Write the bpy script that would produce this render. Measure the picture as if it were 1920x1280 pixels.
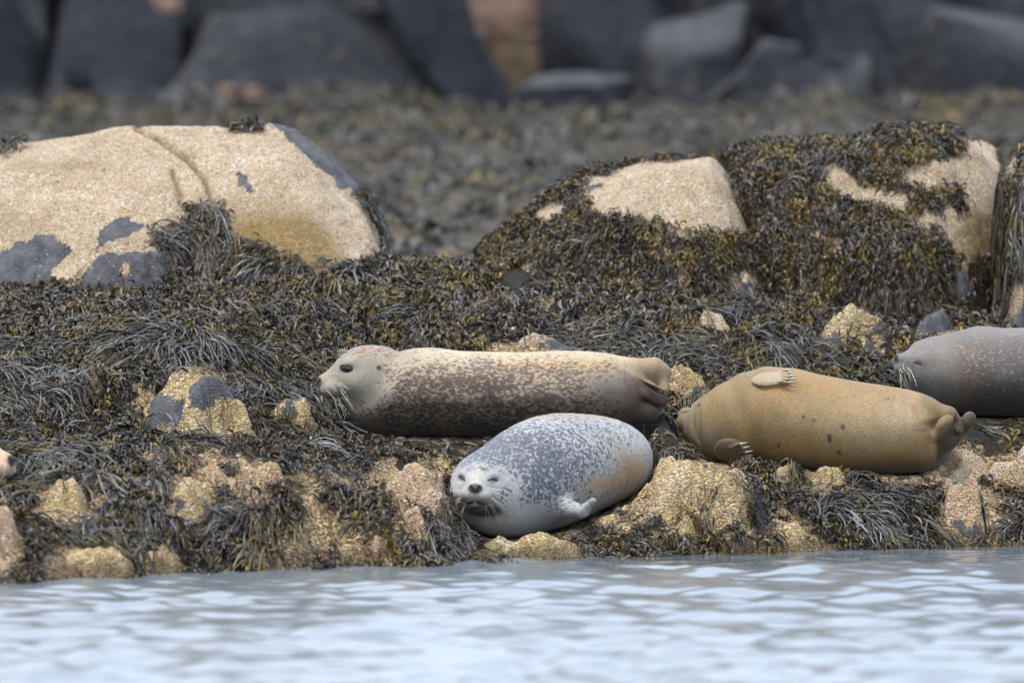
import bpy, bmesh, math, random
import numpy as np
from mathutils import Vector

# ------------------------------------------------------------------ clear
for o in list(bpy.data.objects):
    bpy.data.objects.remove(o)
random.seed(4)
RNG = np.random.default_rng(11)
SC = bpy.context.scene
COL = SC.collection

# ------------------------------------------------------------------ camera
LENS = 290.0
FPX = LENS / 36.0 * 1920.0            # focal length in photo pixels
TH = math.atan(540.0 / FPX)           # pitch down
CZ, CY = 2.2, -36.0
cam = bpy.data.cameras.new('camera')
cam.lens = LENS
cam.sensor_width = 36.0
cam.clip_start = 0.5
cam.clip_end = 3000.0
cam.dof.use_dof = True
cam.dof.focus_distance = 37.2
cam.dof.aperture_fstop = 1.8
cam_o = bpy.data.objects.new('camera', cam)
cam_o.location = (0, CY, CZ)
cam_o.rotation_euler = (math.pi / 2 - TH, 0, 0)
COL.objects.link(cam_o)
SC.camera = cam_o

# ------------------------------------------------------------------ sky, sun, exposure
SUN_EL, SUN_AZ = math.radians(70), math.radians(235)   # bright veiled sun behind and left of the camera
world = bpy.data.worlds.new('World')
SC.world = world
world.use_nodes = True
wn, wl = world.node_tree.nodes, world.node_tree.links
wn.clear()
w_out = wn.new('ShaderNodeOutputWorld')
w_bg = wn.new('ShaderNodeBackground')
w_sky = wn.new('ShaderNodeTexSky')
w_sky.sky_type = 'NISHITA'
w_sky.sun_disc = False
w_sky.sun_elevation = SUN_EL
w_sky.sun_rotation = SUN_AZ
w_sky.air_density = 1.2
w_sky.dust_density = 3.0
w_mix = wn.new('ShaderNodeMixRGB')
w_mix.inputs['Fac'].default_value = 0.60               # thin even cloud over the whole sky
w_mix.inputs['Color2'].default_value = (11.7, 13.1, 15.5, 1)
wl.new(w_sky.outputs['Color'], w_mix.inputs['Color1'])
wl.new(w_mix.outputs['Color'], w_bg.inputs['Color'])
w_bg.inputs['Strength'].default_value = 0.15
wl.new(w_bg.outputs['Background'], w_out.inputs['Surface'])
sun = bpy.data.lights.new('sun', 'SUN')
sun.energy = 3.3
sun.angle = math.radians(16)
sun.color = (1.0, 0.95, 0.88)
sun_o = bpy.data.objects.new('sun', sun)
sd = Vector((math.sin(SUN_AZ) * math.cos(SUN_EL), math.cos(SUN_AZ) * math.cos(SUN_EL), math.sin(SUN_EL)))
sun_o.rotation_euler = sd.to_track_quat('Z', 'Y').to_euler()
sun_o.location = (0, -20, 30)
COL.objects.link(sun_o)
SC.view_settings.view_transform = 'Standard'
SC.view_settings.look = 'None'
SC.view_settings.exposure = 0.32
SC.view_settings.gamma = 1.0
SC.view_settings.use_curve_mapping = False
SC.cycles.max_bounces = 6
SC.cycles.use_denoising = True

# ------------------------------------------------------------------ photo <-> place
CT, ST = math.cos(TH), math.sin(TH)

def at(px, py, y):
    px, py, y = np.asarray(px, float), np.asarray(py, float), np.asarray(y, float)
    u, v = (px - 960) / FPX, (640 - py) / FPX
    s = (y - CY) / (CT + v * ST)
    return np.stack(np.broadcast_arrays(u * s, y, CZ + (-ST + v * CT) * s), -1)

def proj(P):
    ry, rz = P[..., 1] - CY, P[..., 2] - CZ
    dep = ry * CT - rz * ST
    return 960 + FPX * P[..., 0] / dep, 640 - FPX * (ry * ST + rz * CT) / dep

def mpp(y):                            # metres in one photo pixel at depth y
    return (y - CY) / FPX

def inpoly(px, py, poly):
    r = np.zeros(px.shape, bool)
    n = len(poly)
    for i in range(n):
        x0, y0 = poly[i]
        x1, y1 = poly[(i + 1) % n]
        if y0 == y1:
            continue
        c = ((y0 > py) != (y1 > py)) & (px < (x1 - x0) * (py - y0) / (y1 - y0) + x0)
        r ^= c
    return r

def sstep(a, b, x):
    t = np.clip((x - a) / (b - a), 0, 1)
    return t * t * (3 - 2 * t)

def blob(px, py, cx, cy, rx, ry):      # soft spot, 1 in the middle
    return np.exp(-(((px - cx) / rx) ** 2 + ((py - cy) / ry) ** 2))

# ------------------------------------------------------------------ noise
def _h(i, j, k=0, seed=0):
    n = (i.astype(np.int64) * 374761393 + j.astype(np.int64) * 668265263 + np.asarray(k).astype(np.int64) * 2147483647 + seed * 974634777) & 0xFFFFFFFF
    n = ((n ^ (n >> 13)) * 1274126177) & 0xFFFFFFFF
    n = ((n ^ (n >> 16)) * 2246822519) & 0xFFFFFFFF
    return ((n ^ (n >> 15)) & 0xFFFFFF) / float(0xFFFFFF)

def vn2(x, y, seed=0):
    i, j = np.floor(x), np.floor(y)
    fx, fy = x - i, y - j
    fx, fy = fx * fx * (3 - 2 * fx), fy * fy * (3 - 2 * fy)
    a, b = _h(i, j, 0, seed), _h(i + 1, j, 0, seed)
    c, d = _h(i, j + 1, 0, seed), _h(i + 1, j + 1, 0, seed)
    return (a + (b - a) * fx) * (1 - fy) + (c + (d - c) * fx) * fy

def fbm2(x, y, o=4, seed=0, g=0.5):
    s, a, t = 0, 1.0, 0
    for k in range(o):
        s = s + a * (vn2(x * 2 ** k + 17.3 * k, y * 2 ** k - 9.1 * k, seed + k) - 0.5)
        t += a
        a *= g
    return s / t * 2

def vn3(x, y, z, seed=0):
    i, j, k = np.floor(x), np.floor(y), np.floor(z)
    f = [x - i, y - j, z - k]
    f = [q * q * (3 - 2 * q) for q in f]
    r = 0
    for a in (0, 1):
        for b in (0, 1):
            for c in (0, 1):
                w = (f[0] if a else 1 - f[0]) * (f[1] if b else 1 - f[1]) * (f[2] if c else 1 - f[2])
                r = r + w * _h(i + a, j + b, k + c, seed)
    return r

def fbm3(P, s, o=3, seed=0):
    r, a, t = 0, 1.0, 0
    for k in range(o):
        r = r + a * (vn3(P[:, 0] * s + 5.1 * k, P[:, 1] * s, P[:, 2] * s + 3.3 * k, seed + k) - 0.5)
        t += a
        a *= 0.5
        s *= 2
    return r / t * 2

def cells2(x, y, seed=0):
    i0, j0 = np.floor(x), np.floor(y)
    best = np.full(x.shape, 9.0)
    for a in (-1, 0, 1):
        for b in (-1, 0, 1):
            i, j = i0 + a, j0 + b
            dx = i + _h(i, j, 1, seed) - x
            dy = j + _h(i, j, 2, seed) - y
            best = np.minimum(best, dx * dx + dy * dy)
    return np.sqrt(best)

# ------------------------------------------------------------------ mesh helpers
def mk_mesh(name, V, F, smooth=True):
    V = np.asarray(V, np.float32)
    F = np.asarray(F, np.int32)
    me = bpy.data.meshes.new(name)
    me.vertices.add(len(V))
    me.vertices.foreach_set('co', V.ravel())
    n, k = F.shape
    me.loops.add(n * k)
    me.loops.foreach_set('vertex_index', F.ravel())
    me.polygons.add(n)
    me.polygons.foreach_set('loop_start', np.arange(0, n * k, k, dtype=np.int32))
    me.polygons.foreach_set('use_smooth', np.full(n, smooth))
    me.update(calc_edges=True)
    return me

def set_col(me, name, C):
    C = np.asarray(C, np.float32)
    if C.shape[1] == 3:
        C = np.concatenate([C, np.ones((len(C), 1), np.float32)], 1)
    a = me.attributes.new(name, 'FLOAT_COLOR', 'POINT')
    a.data.foreach_set('color', C.ravel())

def obj(name, me, mat=None, parent=None, label=None, cat=None, group=None, kind=None, loc=None):
    o = bpy.data.objects.new(name, me)
    COL.objects.link(o)
    if mat is not None:
        me.materials.append(mat)
    if parent is not None:
        o.parent = parent
    if label: o['label'] = label
    if cat: o['category'] = cat
    if group: o['group'] = group
    if kind: o['kind'] = kind
    if loc is not None:
        o.location = loc
    return o

def empty(name, loc, label, cat, group=None):
    o = bpy.data.objects.new(name, None)
    o.empty_display_size = 0.1
    COL.objects.link(o)
    o.location = loc
    o['label'], o['category'] = label, cat
    if group: o['group'] = group
    return o

def normals(V, F):
    a, b, c = V[F[:, 0]], V[F[:, 1]], V[F[:, 2]]
    n = np.cross(b - a, c - a)
    N = np.zeros_like(V)
    for k in range(F.shape[1]):
        np.add.at(N, F[:, k], n)
    return N / (np.linalg.norm(N, axis=1, keepdims=True) + 1e-12)

def grid_faces(nx, ny):                # vertices laid out [iy, ix]
    i = np.arange(nx * ny).reshape(ny, nx)
    return np.stack([i[:-1, :-1], i[:-1, 1:], i[1:, 1:], i[1:, :-1]], -1).reshape(-1, 4)

# ------------------------------------------------------------------ materials
class NT:
    def __init__(s, name):
        s.m = bpy.data.materials.new(name)
        s.m.use_nodes = True
        s.n, s.l = s.m.node_tree.nodes, s.m.node_tree.links
        s.b = s.n['Principled BSDF']
    def new(s, t, **kw):
        x = s.n.new(t)
        for k, v in kw.items():
            setattr(x, k, v)
        return x
    def link(s, a, b): s.l.new(a, b)
    def coord(s, scale=(1, 1, 1)):
        tc = s.new('ShaderNodeTexCoord')
        mp = s.new('ShaderNodeMapping')
        mp.inputs['Scale'].default_value = scale
        s.link(tc.outputs['Object'], mp.inputs['Vector'])
        return mp.outputs['Vector']
    def noise(s, vec, scale, detail=4, rough=0.55, dist=0.0):
        x = s.new('ShaderNodeTexNoise')
        x.inputs['Scale'].default_value = scale
        x.inputs['Detail'].default_value = detail
        x.inputs['Roughness'].default_value = rough
        x.inputs['Distortion'].default_value = dist
        s.link(vec, x.inputs['Vector'])
        return x.outputs['Fac']
    def vor(s, vec, scale, feature='F1', out='Distance', rnd=1.0):
        x = s.new('ShaderNodeTexVoronoi', feature=feature)
        x.inputs['Scale'].default_value = scale
        x.inputs['Randomness'].default_value = rnd
        s.link(vec, x.inputs['Vector'])
        return x.outputs[out]
    def ramp(s, fac, stops):
        x = s.new('ShaderNodeValToRGB')
        e = x.color_ramp.elements
        while len(e) > 1:
            e.remove(e[-1])
        for i, (p, c) in enumerate(stops):
            q = e[0] if i == 0 else e.new(p)
            q.position = p
            q.color = (c[0], c[1], c[2], 1) if hasattr(c, '__len__') else (c, c, c, 1)
        s.link(fac, x.inputs['Fac'])
        return x.outputs['Color']
    def mix(s, fac, a, b, mode='MIX'):
        x = s.new('ShaderNodeMixRGB', blend_type=mode)
        for inp, v in (('Fac', fac), ('Color1', a), ('Color2', b)):
            if hasattr(v, 'is_linked') or hasattr(v, 'links'):
                s.link(v, x.inputs[inp])
            else:
                x.inputs[inp].default_value = v if not hasattr(v, '__len__') else (v[0], v[1], v[2], 1)
        return x.outputs['Color']
    def math(s, op, a, b=None, clamp=False):
        x = s.new('ShaderNodeMath', operation=op)
        x.use_clamp = clamp
        for i, v in enumerate((a, b)):
            if v is None:
                continue
            if hasattr(v, 'links'):
                s.link(v, x.inputs[i])
            else:
                x.inputs[i].default_value = v
        return x.outputs['Value']
    def attr(s, name):
        x = s.new('ShaderNodeAttribute', attribute_name=name)
        return x.outputs
    def bump(s, h, strength, dist):
        x = s.new('ShaderNodeBump')
        x.inputs['Strength'].default_value = strength
        x.inputs['Distance'].default_value = dist
        s.link(h, x.inputs['Height'])
        s.link(x.outputs['Normal'], s.b.inputs['Normal'])
        return x
    def set(s, **kw):
        for k, v in kw.items():
            s.b.inputs[k.replace('_', ' ')].default_value = v

def rock_material(name, tan, cream, dark, pink, pink_amt, cell=95, rough=0.75):
    """barnacle crust over slate; attribute 'slate' = where the crust is missing, 'moss' = brown algal film, also shade painted along cracks"""
    t = NT(name)
    v = t.coord()
    big = t.noise(v, 7, 5, 0.6)
    mid = t.noise(v, 28, 4, 0.6)
    fine = t.noise(v, 120, 3, 0.65)
    cellc = t.vor(v, cell, 'F1', 'Color')
    celld = t.vor(v, cell, 'F1', 'Distance')
    sep = t.new('ShaderNodeSeparateColor')
    t.link(cellc, sep.inputs['Color'])
    base = t.mix(t.ramp(big, [(0.35, 0), (0.68, 1)]), tan, tuple(0.5 * (a + b) for a, b in zip(tan, cream)))
    weath = t.ramp(t.noise(v, 2.6, 6, 0.72, 0.4), [(0.38, 0.0), (0.60, 0.8)])
    base = t.mix(weath, base, tuple(0.66 * a for a in tan))
    base = t.mix(t.math('MULTIPLY', t.ramp(sep.outputs['Red'], [(0.45, 0), (0.9, 0.85)]), t.ramp(t.noise(v, 11, 4, 0.65), [(0.35, 0.25), (0.6, 1)])), base, cream)
    base = t.mix(t.ramp(sep.outputs['Green'], [(0.62, 0), (0.72, 0.55)]), base, tuple(0.62 * a for a in tan))
    base = t.mix(t.math('MULTIPLY', t.ramp(mid, [(0.50, 0), (0.62, 1)]), pink_amt), base, pink)
    spots = t.ramp(t.noise(v, 60, 2.5, 0.6, 0.6), [(0.60, 0), (0.66, 1)])
    spots = t.math('MULTIPLY', spots, t.ramp(t.noise(v, 6, 3, 0.6), [(0.36, 0.1), (0.55, 1)]))
    base = t.mix(spots, base, dark)
    pits = t.ramp(fine, [(0.34, 0.28), (0.48, 1)])
    base = t.mix(1.0, base, pits, 'MULTIPLY')
    moss = t.attr('moss')['Fac']
    moss_shade_n = t.math('MULTIPLY', moss, t.ramp(t.noise(v, 40, 4, 0.7), [(0.3, 0.5), (0.55, 1)]))
    base = t.mix(moss_shade_n, base, (0.21, 0.135, 0.040))
    sl = t.attr('slate')['Fac']
    edge = t.math('ADD', sl, t.math('MULTIPLY', t.math('SUBTRACT', t.noise(v, 45, 4, 0.7), 0.5), 1.5))
    edge = t.math('ADD', edge, t.math('MULTIPLY', t.math('SUBTRACT', t.noise(v, 170, 2, 0.6), 0.5), 1.1))
    slm = t.ramp(edge, [(0.42, 0), (0.60, 1)])
    slate = t.mix(t.ramp(t.noise(v, 13, 6, 0.7), [(0.3, 0), (0.7, 1)]), (0.022, 0.023, 0.027), (0.105, 0.105, 0.112))
    slate = t.mix(t.ramp(t.noise(v, 90, 2, 0.5), [(0.7, 0), (0.74, 0.6)]), slate, cream)
    colr = t.mix(slm, base, slate)
    geo = t.new('ShaderNodeNewGeometry')
    sx = t.new('ShaderNodeSeparateXYZ'); t.link(geo.outputs['Position'], sx.inputs['Vector'])
    wz = t.math('ADD', sx.outputs['Z'], t.math('MULTIPLY', t.math('SUBTRACT', t.noise(v, 8, 3, 0.6), 0.5), 0.10))
    wetm = t.ramp(wz, [(0.03, 1), (0.085, 0)])
    colr = t.mix(1.0, colr, t.ramp(wetm, [(0, 1.0), (1, 0.42)]), 'MULTIPLY')
    t.link(colr, t.b.inputs['Base Color'])
    hgt = t.math('ADD', t.math('MULTIPLY', t.math('SUBTRACT', 1.0, celld), 0.6), t.math('MULTIPLY', fine, 0.6))
    hgt = t.math('ADD', hgt, t.math('MULTIPLY', mid, 0.8))
    hgt = t.math('MULTIPLY', hgt, t.math('SUBTRACT', 1.0, t.math('MULTIPLY', slm, 0.55)))
    t.bump(hgt, 1.0, 0.02)
    t.set(Roughness=rough, Specular_IOR_Level=0.3)
    return t.m

M_PALE = rock_material('barnacle_crust_pale', (0.52, 0.37, 0.21), (0.80, 0.72, 0.60), (0.10, 0.105, 0.13), (0.46, 0.31, 0.17), 0.6, 150)
M_YEL = rock_material('barnacle_crust_yellow', (0.38, 0.265, 0.085), (0.74, 0.64, 0.45), (0.05, 0.052, 0.065), (0.28, 0.15, 0.11), 0.6)
M_PINK = rock_material('barnacle_crust_pinkish', (0.38, 0.26, 0.12), (0.70, 0.58, 0.44), (0.045, 0.047, 0.06), (0.38, 0.19, 0.15), 0.7)

def ground_material():
    t = NT('rock_bed')
    v = t.coord()
    n1 = t.noise(v, 3.0, 5, 0.6)
    n2 = t.noise(v, 35, 4, 0.65)
    cellc = t.vor(v, 90, 'F1', 'Color')
    sep = t.new('ShaderNodeSeparateColor')
    t.link(cellc, sep.inputs['Color'])
    wet = t.mix(n2, (0.012, 0.011, 0.010), (0.06, 0.052, 0.04))
    crust = t.mix(t.ramp(sep.outputs['Red'], [(0.3, 0), (0.9, 1)]), (0.38, 0.26, 0.095), (0.66, 0.54, 0.34))
    crust = t.mix(t.ramp(sep.outputs['Green'], [(0.55, 0), (0.75, 0.9)]), crust, (0.10, 0.06, 0.05))
    crust = t.mix(t.ramp(t.noise(v, 22, 3, 0.6), [(0.5, 0), (0.64, 0.6)]), crust, (0.26, 0.14, 0.11))
    crust = t.mix(1.0, crust, t.ramp(t.noise(v, 75, 4, 0.7), [(0.36, 0.22), (0.50, 1)]), 'MULTIPLY')
    barn = t.attr('barn')['Fac']
    k = t.math('ADD', barn, t.math('MULTIPLY', t.math('SUBTRACT', t.noise(v, 9, 5, 0.7), 0.5), 1.4))
    col = t.mix(t.ramp(k, [(0.5, 0), (0.62, 1)]), wet, crust)
    far = t.attr('far')['Fac']
    fcol = t.ramp(t.noise(v, 1.6, 6, 0.68), [(0.34, (0.014, 0.012, 0.008)), (0.46, (0.046, 0.039, 0.026)), (0.56, (0.085, 0.076, 0.056)), (0.66, (0.070, 0.050, 0.016))])
    col = t.mix(far, col, fcol)
    geo = t.new('ShaderNodeNewGeometry')
    sx = t.new('ShaderNodeSeparateXYZ'); t.link(geo.outputs['Position'], sx.inputs['Vector'])
    wz = t.math('ADD', sx.outputs['Z'], t.math('MULTIPLY', t.math('SUBTRACT', t.noise(v, 8, 3, 0.6), 0.5), 0.10))
    wetm = t.ramp(wz, [(0.03, 1), (0.085, 0)])
    col = t.mix(1.0, col, t.ramp(wetm, [(0, 1.0), (1, 0.42)]), 'MULTIPLY')
    t.link(col, t.b.inputs['Base Color'])
    t.bump(t.math('ADD', n2, t.noise(v, 110, 3, 0.6)), 1.0, 0.035)
    t.set(Roughness=0.7, Specular_IOR_Level=0.15)
    return t.m
M_GROUND = ground_material()

def weed_material(name, rough, spec):
    t = NT(name)
    a = t.attr('col')['Color']
    v = t.coord()
    n = t.noise(v, 160, 2, 0.6)
    c = t.mix(1.0, a, t.ramp(n, [(0.3, 0.28), (0.7, 0.76)]), 'MULTIPLY')
    t.link(c, t.b.inputs['Base Color'])
    t.set(Roughness=rough, Specular_IOR_Level=spec)
    return t.m
M_WEED = weed_material('wrack_frond', 0.46, 0.35)
M_WEEDM = weed_material('wrack_frond_matt', 0.6, 0.35)

def far_rock_material(name, a, b):
    t = NT(name)
    v = t.coord()
    c = t.mix(t.ramp(t.noise(v, 1.7, 6, 0.62), [(0.3, 0), (0.7, 1)]), a, b)
    c = t.mix(t.ramp(t.noise(v, 6, 4, 0.6), [(0.52, 0), (0.72, 0.7)]), c, tuple(min(1, q * 1.9) for q in (b[0] * 1.1, b[1], b[2] * .85)))
    t.link(c, t.b.inputs['Base Color'])
    t.bump(t.noise(v, 14, 5, 0.6), 0.6, 0.05)
    t.set(Roughness=0.7, Specular_IOR_Level=0.35)
    return t.m
M_FAR = far_rock_material('dark_basalt', (0.007, 0.008, 0.012), (0.024, 0.026, 0.034))
M_FARL = far_rock_material('grey_basalt', (0.015, 0.016, 0.020), (0.045, 0.046, 0.052))
M_FARP = far_rock_material('pink_granite', (0.15, 0.090, 0.068), (0.27, 0.17, 0.13))
M_FARB = far_rock_material('brown_weathered_rock', (0.06, 0.045, 0.03), (0.15, 0.105, 0.06))

def fur_material(name, scale, stretch=(1, 1, 1), soft=0.06, rough=0.62, fleck=0.22):
    """coat: attribute 'col' ground colour, 'spc' spot colour with alpha = how much of the coat the spots take"""
    t = NT(name)
    v = t.coord(stretch)
    a = t.attr('col')['Color']
    sp = t.attr('spc')
    n = t.math('ADD', t.math('MULTIPLY', t.noise(v, scale, 2.5, 0.55, 0.35), 0.8),
               t.math('MULTIPLY', t.noise(v, scale * 0.33, 2, 0.5), 0.2))
    # spots where noise < threshold(density)
    th = t.math('ADD', t.math('MULTIPLY', sp['Alpha'], 0.42), 0.28)
    f = t.math('DIVIDE', t.math('SUBTRACT', th, n), soft)
    f = t.math('ADD', f, 0.5, True)
    c = t.mix(f, a, sp['Color'])
    v2 = t.coord((1.0, 2.2, 2.2))
    hair = t.noise(v2, 260, 3, 0.6)
    c = t.mix(1.0, c, t.ramp(hair, [(0.3, 0.80), (0.7, 1.16)]), 'MULTIPLY')
    c = t.mix(1.0, c, t.ramp(t.noise(v, 9, 4, 0.6), [(0.3, 0.84), (0.7, 1.1)]), 'MULTIPLY')
    c = t.mix(1.0, c, t.ramp(t.noise(v2, 85, 3, 0.65), [(0.32, 1 - fleck), (0.68, 1 + 0.5 * fleck)]), 'MULTIPLY')
    t.link(c, t.b.inputs['Base Color'])
    t.bump(t.math('ADD', t.math('MULTIPLY', hair, 0.7), t.noise(v2, 60, 3, 0.6)), 0.35, 0.006)
    t.set(Roughness=rough, Specular_IOR_Level=0.3, Sheen_Weight=0.15, Sheen_Roughness=0.4)
    return t.m

def plain(name, col, rough=0.5, spec=0.5):
    t = NT(name)
    v = t.coord()
    c = t.mix(t.noise(v, 150, 2), tuple(q * 0.8 for q in col), tuple(min(1, q * 1.2) for q in col))
    t.link(c, t.b.inputs['Base Color'])
    t.set(Roughness=rough, Specular_IOR_Level=spec)
    return t.m
M_EYE = plain('wet_dark_eye', (0.012, 0.012, 0.016), 0.12, 0.7)
M_LID = plain('dark_skin', (0.022, 0.020, 0.020), 0.5, 0.4)
M_WHISK = plain('pale_whisker', (0.75, 0.70, 0.58), 0.4, 0.5)
M_WHISKD = plain('dark_whisker', (0.16, 0.13, 0.09), 0.4, 0.5)
M_CLAW = plain('horn_claw', (0.16, 0.13, 0.11), 0.4, 0.5)
M_CLAWP = plain('pale_claw', (0.34, 0.30, 0.26), 0.4, 0.5)

def water_material():
    t = NT('sea_water')
    v = t.coord()
    n = t.math('ADD', t.math('MULTIPLY', t.noise(v, 9, 3, 0.5, 0.3), 0.7), t.math('MULTIPLY', t.noise(v, 26, 2, 0.5), 0.12))
    t.bump(n, 0.35, 0.010)
    calm = t.attr('calm')['Fac']                     # unbroken slick close under the rocks, fine wind ripple farther out
    t.link(t.math('ADD', t.math('MULTIPLY', calm, -0.145), 0.175), t.b.inputs['Roughness'])
    t.set(Base_Color=(0.095, 0.115, 0.130, 1), IOR=2.0)
    return t.m
M_WATER = water_material()

# =================================================================== SEALS (signed distance sculpts)
def unit(v):
    v = np.asarray(v, float)
    return v / np.linalg.norm(v)

def smin(a, b, k):
    h = np.maximum(k - np.abs(a - b), 0) / k
    return np.minimum(a, b) - h * h * k * 0.25

def smax(a, b, k):
    return -smin(-a, -b, k)

def ell(P, c, r, R=None):
    q = P - np.asarray(c, P.dtype)
    if R is not None:
        q = q @ R.astype(P.dtype)
    r = np.asarray(r, P.dtype)
    a = q / r
    k0 = np.sqrt(np.einsum('ij,ij->i', a, a))
    a = a / r
    k1 = np.sqrt(np.einsum('ij,ij->i', a, a)) + P.dtype.type(1e-9)
    return k0 * (k0 - 1) / k1

def cone(P, A, ra, B, rb, n=None, f=1.0):
    A, B = np.asarray(A, P.dtype), np.asarray(B, P.dtype)
    ab = B - A
    t = np.clip((P - A) @ ab / (ab @ ab), 0, 1)
    q = P - (A + t[:, None] * ab)
    r = P.dtype.type(ra) + t * P.dtype.type(rb - ra)
    if n is None:
        return np.sqrt(np.einsum('ij,ij->i', q, q)) - r
    n = unit(n).astype(P.dtype)
    qn = q @ n
    q2 = q + n * (qn * (1 / f - 1))[:, None]
    return (np.linalg.norm(q2, axis=1) - r) * (0.5 + 0.5 * f)

def catmull(N, m):
    N = np.asarray(N, float)
    n = len(N)
    out = []
    for i in range(n - 1):
        p0, p1, p2, p3 = N[max(i - 1, 0)], N[i], N[i + 1], N[min(i + 2, n - 1)]
        for t in np.arange(m) / m:
            out.append(0.5 * (2 * p1 + (p2 - p0) * t + (2 * p0 - 5 * p1 + 4 * p2 - p3) * t * t + (3 * p1 - p0 - 3 * p2 + p3) * t ** 3))
    out.append(N[-1])
    return np.array(out)

def make_loft(nodes, m=3):
    """nodes: px, py, y, lateral px, vertical px"""
    N = []
    for px, py, y, a, b in nodes:
        s = mpp(y)
        p = at(px, py, y)
        N.append((*p, a * s, b * s))
    D = catmull(N, m)
    segs = []
    for i in range(len(D) - 1):
        A, B = D[i, :3], D[i + 1, :3]
        T = unit(B - A)
        L = unit(np.cross(T, (0, 0, 1)))
        U = np.cross(L, T)
        segs.append(tuple(v.astype(np.float32) for v in (A, B, T, L, U, D[i, 3:], D[i + 1, 3:])))
    def f(P):
        P = P.astype(np.float32)
        d = np.full(len(P), 1e3, np.float32)
        for A, B, T, L, U, r0, r1 in segs:
            ab = B - A
            t = np.clip((P - A) @ ab / (ab @ ab), 0, 1)
            q = P - (A + t[:, None] * ab)
            a = r0[0] + t * (r1[0] - r0[0])
            b = r0[1] + t * (r1[1] - r0[1])
            mn = np.minimum(a, b)
            k = np.sqrt((q @ L / a) ** 2 + (q @ U / b) ** 2 + (q @ T / mn) ** 2)
            d = np.minimum(d, (k - 1) * mn)
        return d
    lo = (D[:, :3] - D[:, 3:].max(1)[:, None]).min(0)
    hi = (D[:, :3] + D[:, 3:].max(1)[:, None]).max(0)
    return f, lo, hi

class Head:
    def __init__(s, c, fwd, up, size):
        s.c = np.asarray(c, float)
        f = unit(fwd)
        l = unit(np.cross(up, f))
        u = np.cross(f, l)
        s.R = np.stack([f, l, u], 1)       # columns
        s.s = size
    def w(s, p):                           # local -> world
        return s.c + s.R @ (np.asarray(p, float) * s.s)
    def loc(s, P):
        return (P - s.c) @ s.R / s.s
    def sdf(s, P):
        if len(P) > 3000:                  # only work close to the head
            r = np.linalg.norm(P - s.c, axis=1)
            d = (r - 0.15).astype(np.float32)
            m = r < 0.40
            d[m] = s._sdf(P[m])
            return d
        return s._sdf(P)
    def _sdf(s, P):
        q = s.loc(P).astype(np.float32)
        d = ell(q, (0, 0, 0), (0.128, 0.103, 0.098))
        d = smin(d, cone(q, (0.04, 0, 0.018), 0.062, (0.165, 0, -0.006), 0.030), 0.05)
        d = smin(d, ell(q, (0.10, 0, -0.035), (0.085, 0.062, 0.05)), 0.04)
        for k in (-1, 1):
            d = smin(d, ell(q, (0.156, 0.032 * k, -0.034), (0.043, 0.034, 0.031)), 0.016)
            d = smin(d, ell(q, (0.078, 0.055 * k, 0.047), (0.030, 0.020, 0.016)), 0.03)
            d = smin(d, ell(q, (0.035, 0.075 * k, -0.03), (0.06, 0.035, 0.045)), 0.04)
            d = smax(d, -ell(q, (0.112, 0.076 * k, 0.030), (0.028, 0.018, 0.012)), 0.016)
        d = smin(d, ell(q, (0.186, 0, -0.004), (0.018, 0.029, 0.020)), 0.010)
        d = smin(d, ell(q, (0.130, 0, -0.070), (0.050, 0.036, 0.024)), 0.012)
        # mouth line
        for k in (-1, 1):
            d = smax(d, -cone(q, (0.192, 0, -0.060), 0.004, (0.165, 0.030 * k, -0.064), 0.004), 0.005)
            d = smax(d, -cone(q, (0.165, 0.030 * k, -0.064), 0.004, (0.110, 0.056 * k, -0.058), 0.003), 0.005)
            # nostril
            d = smax(d, -cone(q, (0.206, 0.007 * k, -0.014), 0.0045, (0.198, 0.023 * k, 0.006), 0.0065), 0.003)
            d = smax(d, -ell(q, (-0.012, 0.104 * k, 0.018), (0.006, 0.012, 0.012)), 0.006)
        # groove under the nose
        d = smax(d, -cone(q, (0.206, 0, -0.018), 0.003, (0.200, 0, -0.055), 0.003), 0.005)
        return d * s.s

def axis_coords(lo, hi, h, fine):
    out = [lo]
    while out[-1] < hi:
        x = out[-1]
        st = h
        for a, b, hf in fine:
            if a - 0.02 <= x <= b:
                st = min(st, hf)
        out.append(x + st)
    while (len(out) % 4) != 0:
        out.append(out[-1] + h)
    return np.array(out)

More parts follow.
